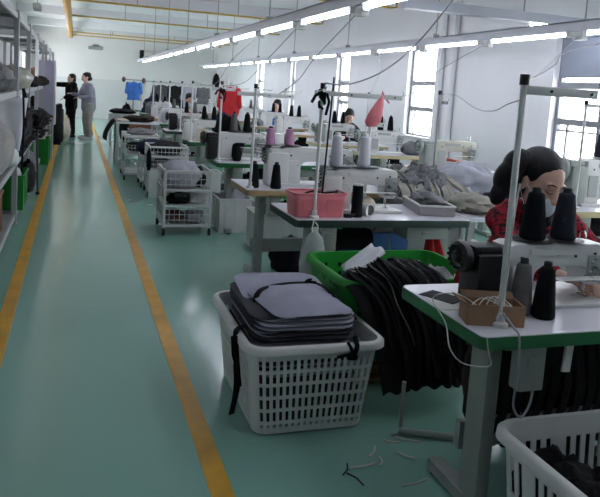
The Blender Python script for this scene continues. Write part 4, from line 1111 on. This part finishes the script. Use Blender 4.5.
# standing pair in the aisle
def person_standing(loc, rz, top, trousers, label, arms, hz=1.56, rot=(.1, 0, 0), lean=0):
    t = empty('person', loc, rz, label, 'person'); V = Vector
    hip = V((0, 0, .88)); ch = V((0, -lean*.6, 1.22)); nk = V((0, -lean, 1.40)); hd = V((0, -lean-.02, hz-.09))
    m = MB(); m.ell(hip, (.16, .12, .13)); m.cap(hip, ch, .12, .14, 18); m.cap((-.1, ch.y, 1.33), (.1, ch.y, 1.33), .075, .075); m.cap(ch, nk, .09, .05); m.cap(nk, hd, .048, .045)
    R = rot_head(*rot); head_parts(m, hd, R)
    for s, (el, wr) in zip((1, -1), arms):
        sh = (s*.17, ch.y, 1.33); m.cap(sh, el, .046, .038); m.cap(el, wr, .037, .026); hand_parts(m, wr, V(wr)-V(el), (0, 0, 1), s)
    for s in (-1, 1): m.cap((s*.085, 0, .86), (s*.09, -.02, .48), .082, .06); m.cap((s*.09, -.02, .48), (s*.09, .01, .09), .055, .038); m.cap((s*.09, .01, .06), (s*.1, -.13, .04), .038, .03)
    blob(m, 'body', SKIN, t, .014, 3)
    m = MB(); m.cap((0, 0, .80), (0, 0, 1.0), .155, .15, 20); m.cap((0, 0, 1.0), ch, .15, .16, 20); m.cap((-.12, ch.y, 1.33), (.12, ch.y, 1.33), .09, .09); m.cap(ch, nk-V((0, 0, .03)), .11, .07)
    for s, (el, wr) in zip((1, -1), arms): m.cap((s*.17, ch.y, 1.33), el, .07, .058); m.cap(el, V(el).lerp(V(wr), .9), .057, .045)
    blob(m, 'jacket', top, t, .018, 3)
    m = MB()
    for s in (-1, 1): m.cap((s*.085, 0, .86), (s*.09, -.02, .48), .1, .085); m.cap((s*.09, -.02, .48), (s*.09, .01, .13), .083, .07)
    blob(m, 'trousers', trousers, t, .018, 3)
    m = MB()
    for s in (-1, 1): m.box((s*.095, -.05, .04), (.09, .26, .08), ch=.03)
    m.build('shoe', WPLAST if trousers is JEAN else BLACK, t, smooth=50)
    hair_and_face(t, hd, R, 1, [((0, .09, -.04), (.05, .04, .06))], False)
    return t
p1 = atz(70.5, 137.2, 0); p2 = atz(87.5, 139.5, 0)
person_standing((p1.x, p1.y, 0), -1.15, FBLACK, FBLACK2, 'standing person in black stretching an arm towards the left shelves', (((.26, -.1, 1.12), (.2, -.28, 1.0)), ((-.36, -.35, 1.32), (-.38, -.62, 1.46))), 1.58, (.1, 0, 0))
person_standing((p2.x, p2.y, 0), -1.3, M('grey_lilac_jacket', (136, 138, 156), .85, var=.12, bump=.2), JEAN, 'standing person in a grey lilac jacket and pale trousers in the aisle', (((.27, -.05, 1.08), (.2, -.25, 1.05)), ((-.27, -.12, 1.08), (-.15, -.32, 1.12))), 1.63, (.25, 0, 0), .05).scale = (1.15, 1.15, 1)
# ================================================================== CARTS AND BASKETS ALONG THE AISLE
def wire_cart(w, d, h, levels, label, loc, rz=0):
    """origin: left front corner; levels = [(z, fence height)]"""
    t = empty('wire_trolley', loc, rz, label, 'trolley')
    m = MB()
    for x in (0, w):
        for y in (0, d): m.box((x, y, (h+.07)/2), (.024, .024, h-.07))
    for z in [h-.01]+[l[0] for l in levels]:
        for y in (0, d): m.box((w/2, y, z), (w, .022, .022))
        for x in (0, w): m.box((x, d/2, z), (.022, d, .022))
    m.build('frame', WIREW, t)
    for z, fh in levels:
        m = MB(); m.box((w/2, d/2, z+.004), (w-.02, d-.02, .004))
        if fh:
            nx = int(w/.05); ny = int(d/.055); nzv = max(2, int(fh/.045))
            for k in range(nx+1):
                for y in (0, d): m.box((k*w/nx, y, z+fh/2), (.005, .005, fh))
            for k in range(ny+1):
                for x in (0, w): m.box((x, k*d/ny, z+fh/2), (.005, .005, fh))
            for k in range(1, nzv+1):
                for y in (0, d): m.box((w/2, y, z+fh*k/nzv), (w, .006, .006))
                for x in (0, w): m.box((x, d/2, z+fh*k/nzv), (.006, d, .006))
        m.build('wire_shelf', WIREW, t)
    for x in (.0, w):
        for y in (0, d): MB().cyl((x-.012, y, .03), (x+.012, y, .03), .03, n=14).box((x, y, .065), (.02, .03, .03)).build('caster', RUBBER, t, smooth=40)
    return t
def bundle(c, r, mat, label, name='cloth_bundle', seed=1, amp=.25, group=None, cat='cloth', stuff=False, n=26):
    m = MB(); lump(m, (0, 0, r[2]*.8), r, seed, amp, n, 14)
    o = m.build(name, mat, smooth=60, loc=c); tag(o, label, cat, group); return o
def wpanel(w, d, h, mat, label, loc, rz=0, name='storage_box', cat='box', mid=None):
    """open plastic box with rim and ribs"""
    t = empty(name, loc, rz, label, cat)
    m = MB()
    for s in (-1, 1): m.box((s*w/2, 0, h/2), (.006, d, h)).box((0, s*d/2, h/2), (w, .006, h))
    m.box((0, 0, .005), (w, d, .006))
    m.build('side', mat, t)
    m = MB()
    for s in (-1, 1): m.box((s*(w/2+.006), 0, h-.01), (.02, d+.03, .024), ch=.005).box((0, s*(d/2+.006), h-.01), (w+.03, .02, .024), ch=.005)
    for s in (-1, 1):
        for k in (-1, 0, 1): m.box((k*w*.3, s*(d/2+.005), h/2), (.012, .008, h*.9)).box((s*(w/2+.005), k*d*.3, h/2), (.008, .012, h*.9))
    m.build('rim', mid or mat, t); return t

wire_cart(.46, .56, .66, [(.10, .17), (.30, 0), (.46, .17)], 'nearest white wire trolley beside the aisle, with a black object on its middle shelf', (.865, 6.75, 0))
bundle((1.05, 6.98, .47), (.19, .22, .15), FPALE, 'pale cloth bundle on top of the nearest wire trolley', seed=80)
bundle((1.22, 7.05, .47), (.09, .2, .11), FBLACK2, 'dark cloth beside the pale bundle on top of the nearest wire trolley', seed=81)
bundle((1.02, 6.92, .31), (.12, .13, .05), FBLACK, 'flat black cloth on the middle shelf of the nearest wire trolley', seed=82)
o = MB().cyl((0, 0, .04), (.07, 0, .04), .04, n=18).cyl((.07, .0, .035), (.12, .02, .035), .035, n=16).build('black_roll', BLACK, smooth=40, loc=(.97, 6.80, .36)); tag(o, 'black roll lying on the flat black cloth in the nearest wire trolley', 'roll')
wpanel(.16, .3, .13, WPLAST, 'white plastic box at the back of the middle shelf of the nearest wire trolley', (.98, 7.14, .315))
wpanel(.16, .34, .12, WPLAST, 'white perforated box right on the middle shelf of the nearest wire trolley', (1.22, 7.05, .315))
bundle((1.0, 7.0, .11), (.1, .2, .06), M('brown_cloth', (110, 72, 62), .9, var=.4, scale=30), 'brown cloth left on the bottom shelf of the nearest wire trolley', seed=83)
bundle((1.2, 7.0, .11), (.1, .2, .06), FPALE, 'grey cloth right on the bottom shelf of the nearest wire trolley', seed=84)

wire_cart(.50, .60, .68, [(.10, .15), (.34, .15), (.54, .13)], 'second white wire trolley along the aisle, filled with dark cloth', (.95, 9.1, 0))
bundle((1.2, 9.4, .55), (.2, .24, .10), FBLACK2, 'dark cloth heaped on top of the second wire trolley along the aisle', seed=85)
bundle((1.2, 9.4, .35), (.2, .25, .07), FMID, 'grey cloth in the middle of the second wire trolley along the aisle', seed=86)
bundle((1.2, 9.4, .11), (.2, .25, .07), FPALE, 'pale cloth at the bottom of the second wire trolley along the aisle', seed=87)
o = MB().box((0, 0, .19), (.3, .02, .38), ch=.004).build('leaning_board', WPLAST, loc=(.93+.16, 9.03, .0)); tag(o, 'white panel leaning low against the second wire trolley', 'panel')
bundle((1.16, 10.2, .45), (.26, .22, .13), FNAVY, 'navy and grey cloth hanging over the edge between the trolleys', seed=88)
wire_cart(.48, .5, .46, [(.10, .12), (.42, 0)], 'low white wire trolley between the second and the far tables', (.93, 9.95, 0))
wire_cart(.50, .8, .70, [(.10, .14), (.40, .14), (.66, 0)], 'third tall white wire trolley along the aisle', (.74, 10.7, 0))
bundle((1.0, 11.1, .67), (.2, .3, .06), FMID, 'grey cloth laid on top of the third wire trolley', seed=89)
bundle((1.0, 11.1, .41), (.2, .3, .08), FBLACK2, 'black cloth in the middle of the third wire trolley', seed=90)
o = MB(); lump(o, (0, 0, 0), (.03, .035, .16), 3, .2); o = o.build('black_strap', FBLACK, smooth=60, loc=(.93, 9.0, .50)); tag(o, 'black strap hanging down the left side of the second wire trolley', 'strap')
# work table further on, with black cloth over the aisle end
t = empty('work_table', (.70, 12.7, 0), 0, 'white topped work table with dark cloth hanging over its aisle end', 'table')
MB().box((.39, .45, .76), (.78, .9, .03), ch=.004).build('tabletop', TOPW, t)
for x in (.04, .74):
    for y in (.04, .86): MB().box((x, y, .372), (.04, .04, .745)).build('leg', GREYL, t)
MB().box((.39, .45, .3), (.7, .8, .02)).build('shelf', GREYL, t)
bundle((1.12, 13.0, .776), (.28, .22, .06), FBROWN, 'dark brown cloth spread on the white work table', seed=91)
m = MB().grid(lambda u, v: (-.16+.16*(1-v)**2+.02*math.sin(u*14), .7*u, -.36*v+.02*nz((u*5, v*5, 1))), 16, 12)
o = m.build('hanging_cloth', FBLACK2, solid=.02, smooth=60, loc=(.69, 12.74, .79)); tag(o, 'dark cloth hanging from the aisle end of the white work table', 'cloth')
bundle((.84, 12.95, .776), (.12, .2, .03), BEIGE, 'small cream cloth on the aisle end of the white work table', seed=92)
# tub trolley farther
t = empty('tub_trolley', (1.05, 16.4, 0), 0, 'grey tub on a stand with black cloth in it, far along the aisle', 'trolley')
MB().box((0, 0, .66), (.62, .5, .2), ch=.04).build('tub', GREYL, t, smooth=40)
for x in (-.26, .26):
    for y in (-.2, .2): MB().box((x, y, .28), (.03, .03, .56)).build('leg', GREYL, t)
bundle((1.05, 16.4, .765), (.28, .22, .06), FBLACK, 'black cloth lying in the far grey tub', seed=93)
wpanel(.5, .4, .28, M('brown_box', (128, 84, 64), .8), 'brown box standing under and beyond the dark cloth table', (1.38, 15.2, .50), 0, 'cardboard_box')
t = empty('side_stand', (1.38, 15.2, 0), 0, 'small grey stand under the far brown box', 'stand')
MB().box((0, 0, .485), (.56, .46, .03)).build('top_board', GREYL, t)
for x in (-.25, .25):
    for y in (-.2, .2): MB().box((x, y, .235), (.03, .03, .47)).build('leg', GREYL, t)
# baskets under/near tables
wpanel(.34, .42, .36, WPLAST, 'white plastic box on the floor right of the nearest wire trolley', (1.62, 7.08, 0))
bundle((1.62, 7.08, .22), (.13, .17, .12), FPALE, 'pale cloth in the white box right of the nearest wire trolley', seed=94)
wpanel(.5, .4, .36, WPLAST, 'white plastic box on the floor under the wooden edged table', (1.88, 6.2, 0))
bundle((1.88, 6.2, .22), (.2, .16, .12), FBLACK2, 'black cloth in the white box under the wooden edged table', seed=95)
wpanel(.36, .3, .42, WPLAST, 'narrow white plastic box before the second wire trolley', (1.62, 8.7, 0))
bundle((1.75, 5.35, .0), (.16, .14, .16), FBLACK2, 'black bundle on the floor beneath the wooden edged table', seed=96)
# ribbed control boxes: dark posts on tables four and five (spool racks)
def tbox(x, y, z, w, d, h, mat, label, name='control_box', cat='box', g=None):
    o = MB().box((0, 0, h/2), (w, d, h), ch=.012).box((0, -d/2, h*.6), (w*.5, .006, h*.3)).build(name, mat, smooth=40, loc=(x, y, z)); return tag(o, label, cat, g)
bundle((1.58, 7.25, TH_), (.16, .09, .24), FBLACK, 'tall black cloth bundle behind the grey cone on the fourth table', seed=97)
bundle((2.0, 9.55, TH_), (.14, .12, .22), FNAVY, 'navy cloth bundle behind the small pink cones', seed=98)
bundle((1.62, 6.95, TH_), (.05, .04, .09), FBLACK, 'small black cloth at the foot of the fourth machine', seed=99)
tbox(2.05, 7.15, TH_, .22, .2, .3, WPLAST, 'white control box on the right of the fourth table along the aisle')
tbox(2.12, 5.32, TH_, .12, .16, .09, BLACK, 'small black box on the right of the wooden edged table')
o = MB().box((0, 0, .09), (.16, .01, .18)).box((0.02, -.006, .1), (.05, .004, .13)).build('picture_card', BEIGE, loc=(1.66, 9.28, TH_)); tag(o, 'cream card with a yellow figure propped on the fifth table', 'card')
MB().tube([(.0, -.01, .03), (.01, -.01, .08), (.0, -.01, .13), (.02, -.01, .155)], [.02, .028, .02, .01], 8).build('yellow_print', YELLOWC, o)
# clutter of cloth on the far tables, one bundle each
random.seed(31); kinds = [FBLACK, FMID, FNAVY, FBLACK2, FPALE, FOLIVE]
for k, (x, y) in enumerate([(2.3, 9.5), (1.75, 11.4), (2.4, 11.5), (2.4, 13.5), (1.7, 13.4), (2.35, 15.5), (2.4, 17.5), (1.8, 17.4), (2.4, 19.5)]):
    bundle((x, y, TH_), (random.uniform(.1, .18), .14, random.uniform(.08, .16)), kinds[k % 6], 'cloth bundles lying on the far tables beside the aisle', seed=100+k, group='cloth on far aisle tables')
bundle((2.0, 12.0-.4, TH_), (.10, .1, .14), BEIGE, 'cream cloth standing on the sixth table along the aisle', seed=160)
bundle((2.15, 13.45, TH_), (.12, .1, .13), ORANGE, 'orange brown cloth on the seventh table along the aisle', seed=161)
bundle((1.95, 15.45, TH_), (.12, .1, .2), FWHITE, 'white cloth heap on the eighth table along the aisle', seed=162)
bundle((1.95, 9.6, TH_), (.08, .08, .13), FOLIVE, 'small olive cloth on the fifth table before the navy bundle', seed=163)
for k, (x, y) in enumerate([(4.5, 8.5), (4.45, 10.05), (4.5, 12.1), (3.7, 14.1), (4.5, 16.1), (3.8, 18.1), (4.5, 20.1)]):
    bundle((x, y, TH_), (random.uniform(.1, .18), .14, random.uniform(.07, .14)), kinds[(k*2+1) % 6], 'cloth bundles lying on the tables beside the windows', seed=120+k, group='cloth on window tables')
for k, (x, y, z) in enumerate([(2.85, 6.6, 0), (2.9, 8.0, 0), (2.85, 9.4, 0), (2.9, 11.0, 0), (2.9, 12.8, 0), (2.9, 14.6, 0)]):
    wpanel(.5, .6, .5, WPLAST if k % 2 else GREENP, ['green box in the gap behind the pale grey jacket', 'white box in the gap behind the first green box', 'second green box in the gap between the columns', 'white box in the middle gap, farther off', 'third green box in the gap between the columns', 'farthest white box in the gap between the columns'][k], (x, y, z))
    bundle((x, y, .28), (.22, .26, .26), kinds[(k+3) % 6], ['cloth heaped in the nearest green box of the gap', 'cloth heaped in the nearer white box of the gap', 'cloth heaped in the second green box of the gap', 'cloth heaped in the farther white box of the gap', 'cloth heaped in the third green box of the gap', 'cloth heaped in the farthest white box of the gap'][k], seed=140+k)

# garments in the distance ----------------------------------------------------
t = empty('clothes_rail', (3.0, 20.9, 0), 0, 'thin metal clothes rail far back across the room', 'clothes rail')
for x in (-1.15, 1.15): MB().cyl((x, 0, 0), (x, 0, 1.56), .015, n=8).box((x, 0, .02), (.04, .5, .04)).build('post', GREYL, t)
MB().cyl((-1.2, 0, 1.56), (1.2, 0, 1.56), .015, n=8).build('rail', GREYL, t)
def coat(x, y, ztop, w, h, mat, label, name='hanging_coat', d=.12, seed=0, cat='coat'):
    m = MB()
    def f(u, v):
        a = u*2*PI; ww = w/2*(.55+.45*min(1, v*5))*(1-.08*v)+.02*math.sin(v*9+seed)*v; fold = 1+.10*math.sin(a*6+seed)*v
        return (ww*math.cos(a)*fold, d/2*math.sin(a)*fold*(.5+.5*v), -h*v-.03*abs(math.cos(a)))
    m.grid(f, 30, 16); m.f.append(list(range(30))); m.f.append([16*31+i for i in range(30)])
    o = m.build(name, mat, smooth=60, loc=(x, y, ztop)); tag(o, label, cat)
    for s in (-1, 1):
        MB().cap((s*w*.42, 0, -.06), (s*w*.52, 0, -h*.62), .05, .042, 10).build('sleeve', mat, o, smooth=60)
    MB().tube([(0, 0, .0), (.0, 0, .05), (.03, 0, .07)], .006, 5).build('hook', CHROME, o)
    return o
coat(2.45, 20.9, 1.49, .52, .7, M('coat_dark_grey', (84, 84, 88), .9, var=.15), 'dark grey coat hanging left on the far clothes rail')
coat(2.85, 20.9, 1.49, .40, .6, FBLACK2, 'black coat hanging second on the far clothes rail')
coat(3.25, 20.9, 1.49, .42, .6, FPALE, 'pale grey coat hanging third on the far clothes rail')
coat(3.72, 20.9, 1.49, .36, .5, FMID, 'mid grey coat hanging right on the far clothes rail')
# red jacket on a stand, blue vest
t = empty('coat_stand', (2.22, 10.4, 0), 0, 'thin pole carrying the red jacket and black cloth', 'coat stand')
MB().cyl((0, 0, 0), (0, 0, 1.66), .014, n=8).build('pole', WPLAST, t); MB().lathe([(0, 0), (.15, 0), (.15, .02), (0, .03)], n=16).build('base', GREYM, t)
MB().box((0, 0, 1.56), (.4, .02, .02)).build('crossarm', WPLAST, t)
coat(2.25, 10.34, 1.53, .30, .48, FRED, 'bright red jacket hanging on the pole along the aisle side tables', seed=2, cat='jacket')
bundle((2.03, 10.35, 1.49), (.05, .05, .12), FBLACK, 'black cloth tied at the left end of the crossarm beside the red jacket', seed=150)
coat(1.42, 18.1, 1.52, .36, .45, FBLUE, 'bright blue jacket hanging far back near the aisle', seed=4, cat='jacket')
t = empty('coat_stand', (1.42, 18.2, 0), 0, 'grey stand with two dark knobs carrying the bright blue jacket', 'coat stand')
MB().box((0, 0, .78), (.03, .03, 1.56)).build('pole', GREYM, t); MB().lathe([(0, 0), (.2, 0), (.2, .02), (0, .03)], n=16).build('base', GREYM, t)
MB().box((0, 0, 1.56), (.5, .03, .03)).build('crossarm', GREYM, t)
for s in (-1, 1): MB().ell((s*.25, 0, 1.56), (.05, .05, .07)).build('knob', M('brown_knob', (90, 70, 66), .7), t, smooth=60)
bundle((1.86, 18.3, 0.0), (.2, .16, .62), FNAVY, 'tall navy garment pile standing right of the bright blue jacket', seed=151)
bundle((1.25, 18.0, 0.0), (.16, .16, .5), FBLACK, 'black garment pile under the bright blue jacket', seed=152)

# ================================================================== LEFT RACKS
RX0, RX1 = -1.18, -.56
def rack(y0, y1, label):
    t = empty('shelving_rack', ((RX0+RX1)/2, (y0+y1)/2, 0), 0, label, 'rack'); L = y1-y0; W = RX1-RX0
    for x in (-W/2, W/2):
        for y in (-L/2+.02, L/2-.02):
            MB().box((x, y, 1.06), (.045, .04, 2.12)).box((x, y, .005), (.07, .06, .01)).build('post', RACKM, t)
    for z in (.10, .62, 1.33, 2.08):
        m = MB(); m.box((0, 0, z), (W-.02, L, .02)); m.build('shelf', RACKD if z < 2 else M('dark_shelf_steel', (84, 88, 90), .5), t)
        m = MB()
        for s in (-1, 1): m.box((s*W/2, 0, z-.015), (.025, L-.05, .055), ch=.004).box((0, s*(L/2-.02), z-.015), (W, .025, .05), ch=.004)
        m.build('beam', RACKM, t)
    return t
rack(4.55, 7.28, 'nearest grey steel shelving rack at the left edge')
rack(7.33, 9.12, 'second grey steel shelving rack on the left')
rack(9.17, 11.0, 'third grey steel shelving rack on the left')
rack(11.05, 12.95, 'fourth grey steel shelving rack on the left')
rack(14.2, 16.2, 'fifth grey steel shelving rack on the left beyond the lilac board')
rack(16.3, 18.4, 'farthest grey steel shelving rack on the left beside the standing pair')
def sack(c, r, mat, label, seed, cat='bag', name='plastic_bag'): return bundle(c, r, mat, label, name, seed, .16, cat=cat, n=32)
sack((-.70, 6.55, 1.345), (.18, .5, .14), DBAG, 'large dark plastic wrapped bundle bulging from the nearest rack', 201)
sack((-.9, 5.6, 1.345), (.24, .4, .2), FBLACK2, 'dark bundle deep on the middle shelf of the nearest rack', 202)
sack((-.66, 8.2, 1.345), (.2, .5, .14), M('pale_plastic', (176, 174, 164), .3, var=.12, bump=.6, bscale=20), 'pale plastic bag bulging from the second rack at eye height', 203)
sack((-.68, 10.0, 1.345), (.22, .4, .10), FBLACK2, 'flat dark bundle on the third rack at eye height', 204)
sack((-.64, 12.0, 1.345), (.22, .5, .09), FBROWN, 'low dark brown bundle on the fourth rack at eye height', 205)
# black striped pile
m = MB(); random.seed(41)
def strippile(m, y0, y1, z0, z1, x0=-1.0, x1=-.50):
    for i in range(46):
        f = i/45; x = x0+(x1-x0)*random.random(); zz = z0+.02+(z1-z0)*random.random()*(1-abs((x-(x0+x1)/2)/(x1-x0))*.6)
        ribbon(m, smoothp([(x, y0+.05*random.random(), zz), (x+.02, y0+(y1-y0)*.3, zz+.03*random.random()), (x-.01, y0+(y1-y0)*.7, zz+.02*random.random()), (x+.03, y1-.05*random.random(), zz-.04)], 3), .06, .02)
strippile(m, 7.4, 9.1, .66, 1.2, -1.0, -.43); m.box((-.74, 8.25, .84), (.50, 1.55, .40), ch=.1)
o = m.build('fabric_strips', FBLACK2); tag(o, 'long pile of black strips on the second rack at waist height', 'fabric strips', kind='stuff')
m = MB(); strippile(m, 9.25, 11.0, .66, 1.1, -1.0, -.42); m.box((-.74, 10.1, .82), (.5, 1.6, .36), ch=.1)
o = m.build('fabric_strips', FBLACK); tag(o, 'long pile of black strips on the third rack at waist height', 'fabric strips', kind='stuff')
m = MB(); strippile(m, 11.1, 12.9, .66, 1.0, -1.0, -.42); m.box((-.74, 12, .80), (.5, 1.6, .32), ch=.1)
o = m.build('fabric_strips', FBLACK2); tag(o, 'long pile of black strips on the fourth rack at waist height', 'fabric strips', kind='stuff')
sack((-.72, 6.5, .632), (.2, .55, .26), M('warm_grey_cloth', (156, 153, 152), .9, var=.15, bump=.3), 'big warm grey cloth bundle on the nearest rack at knee height', 206, 'cloth', 'cloth_bundle')
sack((-.58, 6.95, .632), (.08, .2, .10), MILKY, 'white crumpled plastic on the edge of the nearest rack', 207)
m = MB().grid(lambda u, v: (.012*math.sin(u*9), (u-.5)*(.48-.36*v)+.1*v, -.52*v), 14, 10)
o = m.build('white_cloth', FWHITE, solid=.008, smooth=60, loc=(-.66, 7.1, 1.28)); o.rotation_euler = (0, 0, -1.15); tag(o, 'white pointed cloth hanging from the nearest rack into the aisle', 'cloth')
m = MB().grid(lambda u, v: (.012*math.sin(u*9), (u-.5)*.28, -.62*v), 8, 10)
o = m.build('black_cloth', FBLACK, solid=.012, smooth=60, loc=(-.86, 6.4, 1.28)); o.rotation_euler = (0, 0, -1.2); tag(o, 'black cloth hanging left of the white pointed cloth', 'cloth')
o = MB().tube([(0, 0, 0), (.01, 0, -.3), (-.005, .02, -.78)], .011, 6).build('black_strap', FBLACK, loc=(-.47, 6.98, 1.36)); tag(o, 'thin black strap hanging in front of the white pointed cloth', 'strap')
o = MB().tube(smoothp([(0, 0, 0), (.03, .02, -.15), (.02, .05, -.42)]), .018, 6).build('black_strap', FBLACK, loc=(-.52, 7.7, 1.36)); tag(o, 'thick black strap hanging below the pale plastic bag', 'strap')
def gcrate(loc, label, w=.46, d=.66, h=.36):
    return wpanel(w, d, h, GREENP, label, loc, 0, 'green_crate', 'crate')
gcrate((-.72, 7.78, .115), 'bright green crate at the bottom of the second rack')
bundle((-.72, 7.78, .3), (.18, .28, .14), FWHITE, 'white cloth heaped in the bright green crate of the second rack', seed=210)
gcrate((-.62, 12.65, 0), 'green crate standing on the floor by the fourth rack', .4, .6, .44)
bundle((-.62, 12.65, .2), (.15, .24, .18), FOLIVE, 'grey cloth in the green crate by the fourth rack', seed=211)
o = wpanel(.28, .4, .36, CARD, 'brown cardboard box on the bottom shelf of the nearest rack', (-.74, 6.3, .115), 0, 'cardboard_box')
bundle((-.60, 9.6, .115), (.12, .3, .22), FMID, 'grey crumpled cloth on the bottom shelf of the third rack', seed=212)
bundle((-.52, 8.75, .115), (.08, .2, .2), FBLACK2, 'dark cloth spilling from the bottom of the second rack', seed=213)
o = MB().cyl((0, 0, .0), (-.03, .15, .86), .013, n=8).box((0, 0, .02), (.05, .09, .04), ch=.01).build('broom_stick', BLACK, loc=(-.43, 9.2, 0)); tag(o, 'thin black stick leaning upright by the third rack', 'stick')
t = empty('lilac_board', (-.505, 13.35, 0), 0, 'tall lilac board standing between the racks on the left', 'board')
MB().box((0, 0, 1.22), (.27, .4, 1.14), ch=.01).build('panel', LILAC, t)
for x in (-.11, .11): MB().box((x, 0, .33), (.03, .38, .66)).build('leg', GREYL, t)
MB().box((.145, -.0, 1.22), (.03, .42, 1.16)).build('edge_strip', WPLAST, t)
for k, (y, z, h, mt, lb) in enumerate([(15.0, .632, .5, FBROWN, 'brown bundle on the fifth rack'), (15.2, 1.345, .35, M('rust_cloth', (140, 96, 84), .9, var=.3), 'rust coloured bundle high on the fifth rack'), (17.2, .632, .45, FBLACK2, 'dark bundle on the farthest rack'), (17.3, 1.345, .4, FMID, 'grey bundle high on the farthest rack'), (17.2, .115, .3, BEIGE, 'cream sacks at the bottom of the farthest rack'), (15.1, .115, .3, FOLIVE, 'olive sacks at the bottom of the fifth rack')]):
    bundle((-.78, y, z), (.26, .6, h*.5), mt, lb+' beside the standing pair' if y > 17 else lb+' left of the aisle', seed=220+k)
bundle((-.28, 17.0, 0), (.16, .3, .36), BEIGE, 'cream sacks on the floor left of the standing person in black', seed=230)
bundle((-.36, 16.2, 0), (.12, .25, .5), FBLACK2, 'dark upright bundle on the floor before the standing pair', seed=231)
# old lamp box near the ceiling
o = MB().box((0, 0, 0), (.34, 1.2, .12), ch=.02).box((0, 0, -.07), (.2, 1.1, .03)).build('ceiling_lamp', M('aged_cream', (208, 198, 160), .5, var=.05), smooth=40, loc=(-.72, 9.6, 2.72)); tag(o, 'cream box lamp hanging above the left racks', 'lamp')
for y in (-.4, .4): MB().cyl((0, y, .05), (0, y, ZC-2.72), .006, n=6).build('hanger', GREYL, o)
o = MB().box((0, 0, 0), (.12, .4, .1), ch=.02).build('wall_bracket', GREYM, loc=(-.62, 12.0, 2.6)); MB().cyl((0, 0, .04), (0, 0, .9), .008, n=6).build('hanger', GREYL, o); tag(o, 'small grey box hanging over the fourth rack', 'box')

# ================================================================== CABLES FROM THE LAMP ROWS
S1 = [.6+1.44*k+1.31 for k in range(18)]
def near(L, y): return min(L, key=lambda q: abs(q-y))
S2 = [.88+1.44*k+1.31 for k in range(18)]
def cb(pts, lb, r=.004): cable(pts, r*.62, lb)
P = lambda u, v, Y: tuple(at(u, v, Y))
cb([(2.01, near(S1, 3.75), 2.16), P(420, 40, 3.8), P(385, 70, 3.82), P(350, 84, 3.85), (1.41, 3.85, 1.57)], 'grey cable sagging from the aisle lamp row to the stand over the pink bin', .008)
cb([(4.23, near(S2, 7.2), 2.18), P(437, 72, 6.5), P(418, 90, 5.2), P(400, 97, 4.4), P(388, 96, 3.95), (1.86, 3.84, 1.51)], 'grey cable from the window lamp row to the arm with the net bag', .006)
cb([(4.23, near(S2, 5.6), 2.18), P(541, 72, 4.6), P(530, 80, 3.0), (1.42, 1.93, 1.60)], 'thin cable from the window lamp row down to the nearest thread stand', .004)
cb([(4.2, near(S2, 4.2), 2.2), P(580, 48, 3.6), P(555, 65, 2.8), P(535, 77, 2.2), (1.42, 1.92, 1.6)], 'thicker cable rising to the right from the nearest thread stand', .006)
cb([(2.96, 5.2, 1.57), P(455, 95, 4.6), P(475, 108, 3.8), P(492, 111, 3.0), P(508, 104, 2.3), (1.41, 1.93, 1.53)], 'cable drooping between the thin grey pole and the nearest thread stand', .004)
cb([(2.01, near(S1, 5.1), 2.16), P(315, 58, 5.1), P(298, 80, 5.08), P(272, 97, 5.06), (1.32, 5.06, 1.50)], 'cable from the aisle lamp row to the double armed stand', .006)
cb([(2.01, near(S1, 6.5), 2.16), P(265, 62, 6.6), P(245, 82, 6.7), (1.42, 6.82, 1.52)], 'cable from the aisle lamp row to the stand on the fourth table', .006)
cb([(2.01, near(S1, 8.0), 2.16), P(232, 60, 8.6), P(215, 84, 9.0), (1.5, 9.26, 1.55)], 'cable from the aisle lamp row to the stand on the fifth table', .006)
cb([(4.23, near(S2, 9.0), 2.18), P(380, 70, 8.8), (3.7, 8.33, 1.55)], 'cable from the window lamp row to the stand behind the net bag', .006)
cb([(.93, 9.0, .3), (.90, 8.9, .12), (.80, 8.75, .01), (.70, 8.7, .008), (.66, 8.6, .008)], 'black cable end lying on the floor by the second wire trolley', .008)
o = MB().cyl((0, 0, 0), (.03, 0, .86), .006, n=8).build('thin_pole', FBLACK2, loc=(1.445, 3.87, TH_)); tag(o, 'thin dark rod standing beside the white stand on the pink bin table', 'rod')
# scraps on the floor -----------------------------------------------------------
random.seed(77)
for k, (u, v) in enumerate([(363, 466), (415, 483), (406, 456), (355, 480), (345, 470), (392, 442), (408, 440), (372, 452), (398, 434), (380, 462), (150, 205), (213, 300), (128, 200)]):
    q = atz(u, v, 0); a = [0.1, .2, -.9, 1.9, 1.0, -.4, -.6, .9, .2, 1.2, .4, .5, .3][k]; L = [.13, .13, .09, .1, .09, .07, .12, .1, .08, .07, .08, .05, .07][k]
    m = MB(); c, s = math.cos(a), math.sin(a)
    m.tube([(-c*L/2, -s*L/2, .004), (0.01*s, -.01*c, .005), (c*L/2, s*L/2, .004)], .003 if k in (3, 4) else .004, 5)
    o = m.build('thread_scrap', FBLACK2 if k in (3, 4) else PLINE, loc=q)
    tag(o, 'small thread scraps lying on the teal floor', 'scrap', 'thread scraps on the floor')
q = atz(405, 425, 0)
t = empty('floor_bracket', (1.44, 2.62, 0), 0, 'thin grey stand leg on the floor behind the nearest table leg', 'stand')
MB().cyl((0, 0, .02), (0, 0, .24), .01, n=8).build('post', GREYM, t); MB().cyl((-.02, -.02, .02), (.2, -.12, .02), .014, n=10).build('foot', GREYM, t, smooth=40)
